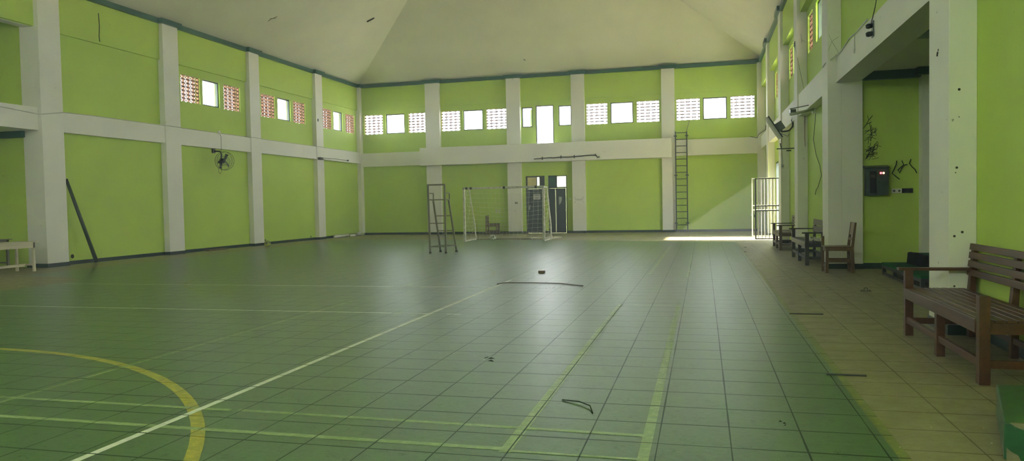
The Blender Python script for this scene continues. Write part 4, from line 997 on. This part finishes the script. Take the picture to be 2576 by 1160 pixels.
MB().use('metal_dark').bar((-.27, 0, -.2), (-.22, 0, .0), .03).bar((-.27, 0, -.2), (-.33, 0, -.12), .05).build('yoke', None, fd)
wire('floodlight_cable', [(2.13, 22.05, 3.2), (2.3, 22.05, 3.12), (2.36, 22.3, 3.2)], .006, 'web', 'slack cable under the floodlight arm')
wire('floodlight_cable', [(2.40, 24.70, 3.45), (2.395, 24.70, 3.0), (2.42, 24.70, 2.45)], .006, 'web', 'straight cable from floodlight down to the switch box')
# bracket below
bt = empty('wall_bracket', (2.61, 23.0, 2.84), 'black steel wall bracket under the floodlight', 'bracket')
MB().use('metal_dark').box(-.03, 0, -.06, .06, -.1, .12).build('wall_plate', None, bt)
MB().use('metal_dark').bar((0, 0, 0), (-.52, 0, 0), .05, .03).bar((-.39, 0, .0), (-.42, 0, .16), .03, .02).tube([(-.25, 0, -.06), (-.12, 0, -.06)], .02, 6).build('arm', None, bt)

# ------------------------------------------------------------------ small things on the floor
tag(MB().use('grey_wood').tube([(-3.47, 12.40, .012), (-3.38, 12.62, .014), (-2.9, 12.64, .014), (-2.4, 12.58, .012), (-1.95, 12.28, .010)], .008, 6).build('thin_stick'), 'long thin bent stick lying across the court line', 'stick')
tag(MB().use('chair_wood').box(-3.2, -3.08, 14.5, 14.6, .004, .05).build('wood_scrap'), 'small dark scrap lying beyond the thin stick', 'scrap')
def leaf(c, s, seed, label):
    random.seed(seed); b = MB().use('web')
    for k in range(3):
        a = random.uniform(0, 6.3); x, y = c[0]+random.uniform(-.04, .04), c[1]+random.uniform(-.04, .04)
        b.poly([(x+s*math.cos(a)*1.0, y+s*math.sin(a), .008+.01*k), (x+s*.4*math.cos(a+1.5), y+s*.4*math.sin(a+1.5), .02+.01*k), (x-s*math.cos(a), y-s*math.sin(a), .01+.01*k), (x+s*.4*math.cos(a-1.5), y+s*.4*math.sin(a-1.5), .012+.01*k)])
    return tag(b.build('dry_leaf'), label, 'leaf')
leaf((-1.87, 6.33), .035, 2, 'small dark crumpled leaf on the green tiles left of the long tape line')
leaf((.45, 4.75), .012, 5, 'tiny dark speck of leaf on the green tiles near the bottom right')
leaf((1.13, 22.2), .05, 6, 'dark leaf scrap on the beige border past the far benches')
leaf((1.08, 20.3), .05, 8, 'dark leaf scrap on the court edge opposite the far bench')
tag(MB().use('metal_dark').box(.93, 1.22, 6.25, 6.275, .0, .012).build('metal_strip'), 'thin dark metal strip across the court edge, nearer one', 'metal strip')
tag(MB().use('metal_dark').box(1.0, 1.38, 9.51, 9.535, .0, .010).build('metal_strip'), 'thin dark metal strip on the beige tiles, farther one', 'metal strip')
rg = empty('floor_ring', (2.32, 11.94, 0), 'black steel anchor ring on the beige floor before the stage', 'anchor ring')
MB().use('metal_dark').box(-.075, .075, -.02, .02, 0, .006).build('base_plate', None, rg)
MB().use('metal_dark').tube([(-.024, 0, .0), (-.026, 0, .03), (-.018, 0, .047), (0, 0, .053), (.018, 0, .047), (.026, 0, .03), (.024, 0, 0)], .005, 6).build('loop', None, rg)
for x in (-.055, .055): MB().use('metal_dark').tube([(x, 0, .005), (x, 0, .022)], [.010, .004], 6).build('bolt', None, rg)
dg = MB().use('web'); random.seed(11)
for k in range(60):
    x, y = random.gauss(-2.45, .22), random.gauss(12.0, .12); s_ = random.uniform(.004, .012)
    dg.poly([(x-s_, y, .0045), (x, y-s_, .0045), (x+s_, y, .0045), (x, y+s_*.6, .006)])
tag(dg.build('grit'), 'scatter of dirt crumbs below the thin stick', 'dirt', kind='stuff')
dg = MB().use('paper'); random.seed(21)
for k in range(16):
    x, y = random.choice([(1.35, 4.35), (-2.2, 6.4), (1.5, 4.6), (-5.0, 7.6)]); x += random.gauss(0, .25); y += random.gauss(0, .4); s_ = random.uniform(.004, .009)
    dg.poly([(x-s_, y, .0045), (x, y-s_, .0045), (x+s_, y, .006), (x, y+s_*.6, .006)])
tag(dg.build('paper_crumbs'), 'scattered white crumbs on the floor', 'crumbs', kind='stuff')
# curled rubber peel on the court
wire('curled_peel', [(-.98, 5.15, .005), (-.85, 5.1, .012), (-.76, 5.0, .014), (-.72, 4.85, .006)], .004, 'web', 'thin curled peel on the green tiles beside the tape line', 'peel')

# ------------------------------------------------------------------ haze volume added to imitate veiling lens glare
hz = bpy.data.materials.new('glare_haze'); hz.use_nodes = True; hn = hz.node_tree; hn.nodes.clear()
vs_ = hn.nodes.new('ShaderNodeVolumeScatter'); vs_.inputs['Density'].default_value = .0075; vs_.inputs['Anisotropy'].default_value = .3; vs_.inputs[0].default_value = (.86, .97, 1, 1)
ho = hn.nodes.new('ShaderNodeOutputMaterial'); hn.links.new(vs_.outputs[0], ho.inputs['Volume']); M['haze'] = hz
hb_ = MB().use('haze').box(XL-T+.02, XR+T-.02, YF-T+.02, YB+T-.02, -.1, 13.5).build('glare_haze'); tag(hb_, 'thin haze added in the hall to imitate a pale lens glare veil', 'haze', kind='stuff')
# ------------------------------------------------------------------ portals
portal((-7, YB+T+.05, 5.4), (0, -1, 0), 18.6, 1.1)
portal((XL-T-.05, 27.2, 5.4), (1, 0, 0), 13, 1.0)
portal((XR+T+.05, 25.2, 5.5), (-1, 0, 0), 17, 1.0)
portal((XR+T+.05, 27.65, 1.36), (-1, 0, 0), 2.3, 2.7)
portal((-8, YF-T-.05, 5.45), (0, 1, 0), 14.2, 1.0)
portal((XR+T+.05, -3.0, 1.65), (-1, 0, 0), 4.9, 3.3)
portal((XL-T-.05, 1.5, 5.4), (1, 0, 0), 12, 1.0)
portal((XR+T+.05, 1, 5.5), (-1, 0, 0), 12, 1.0)
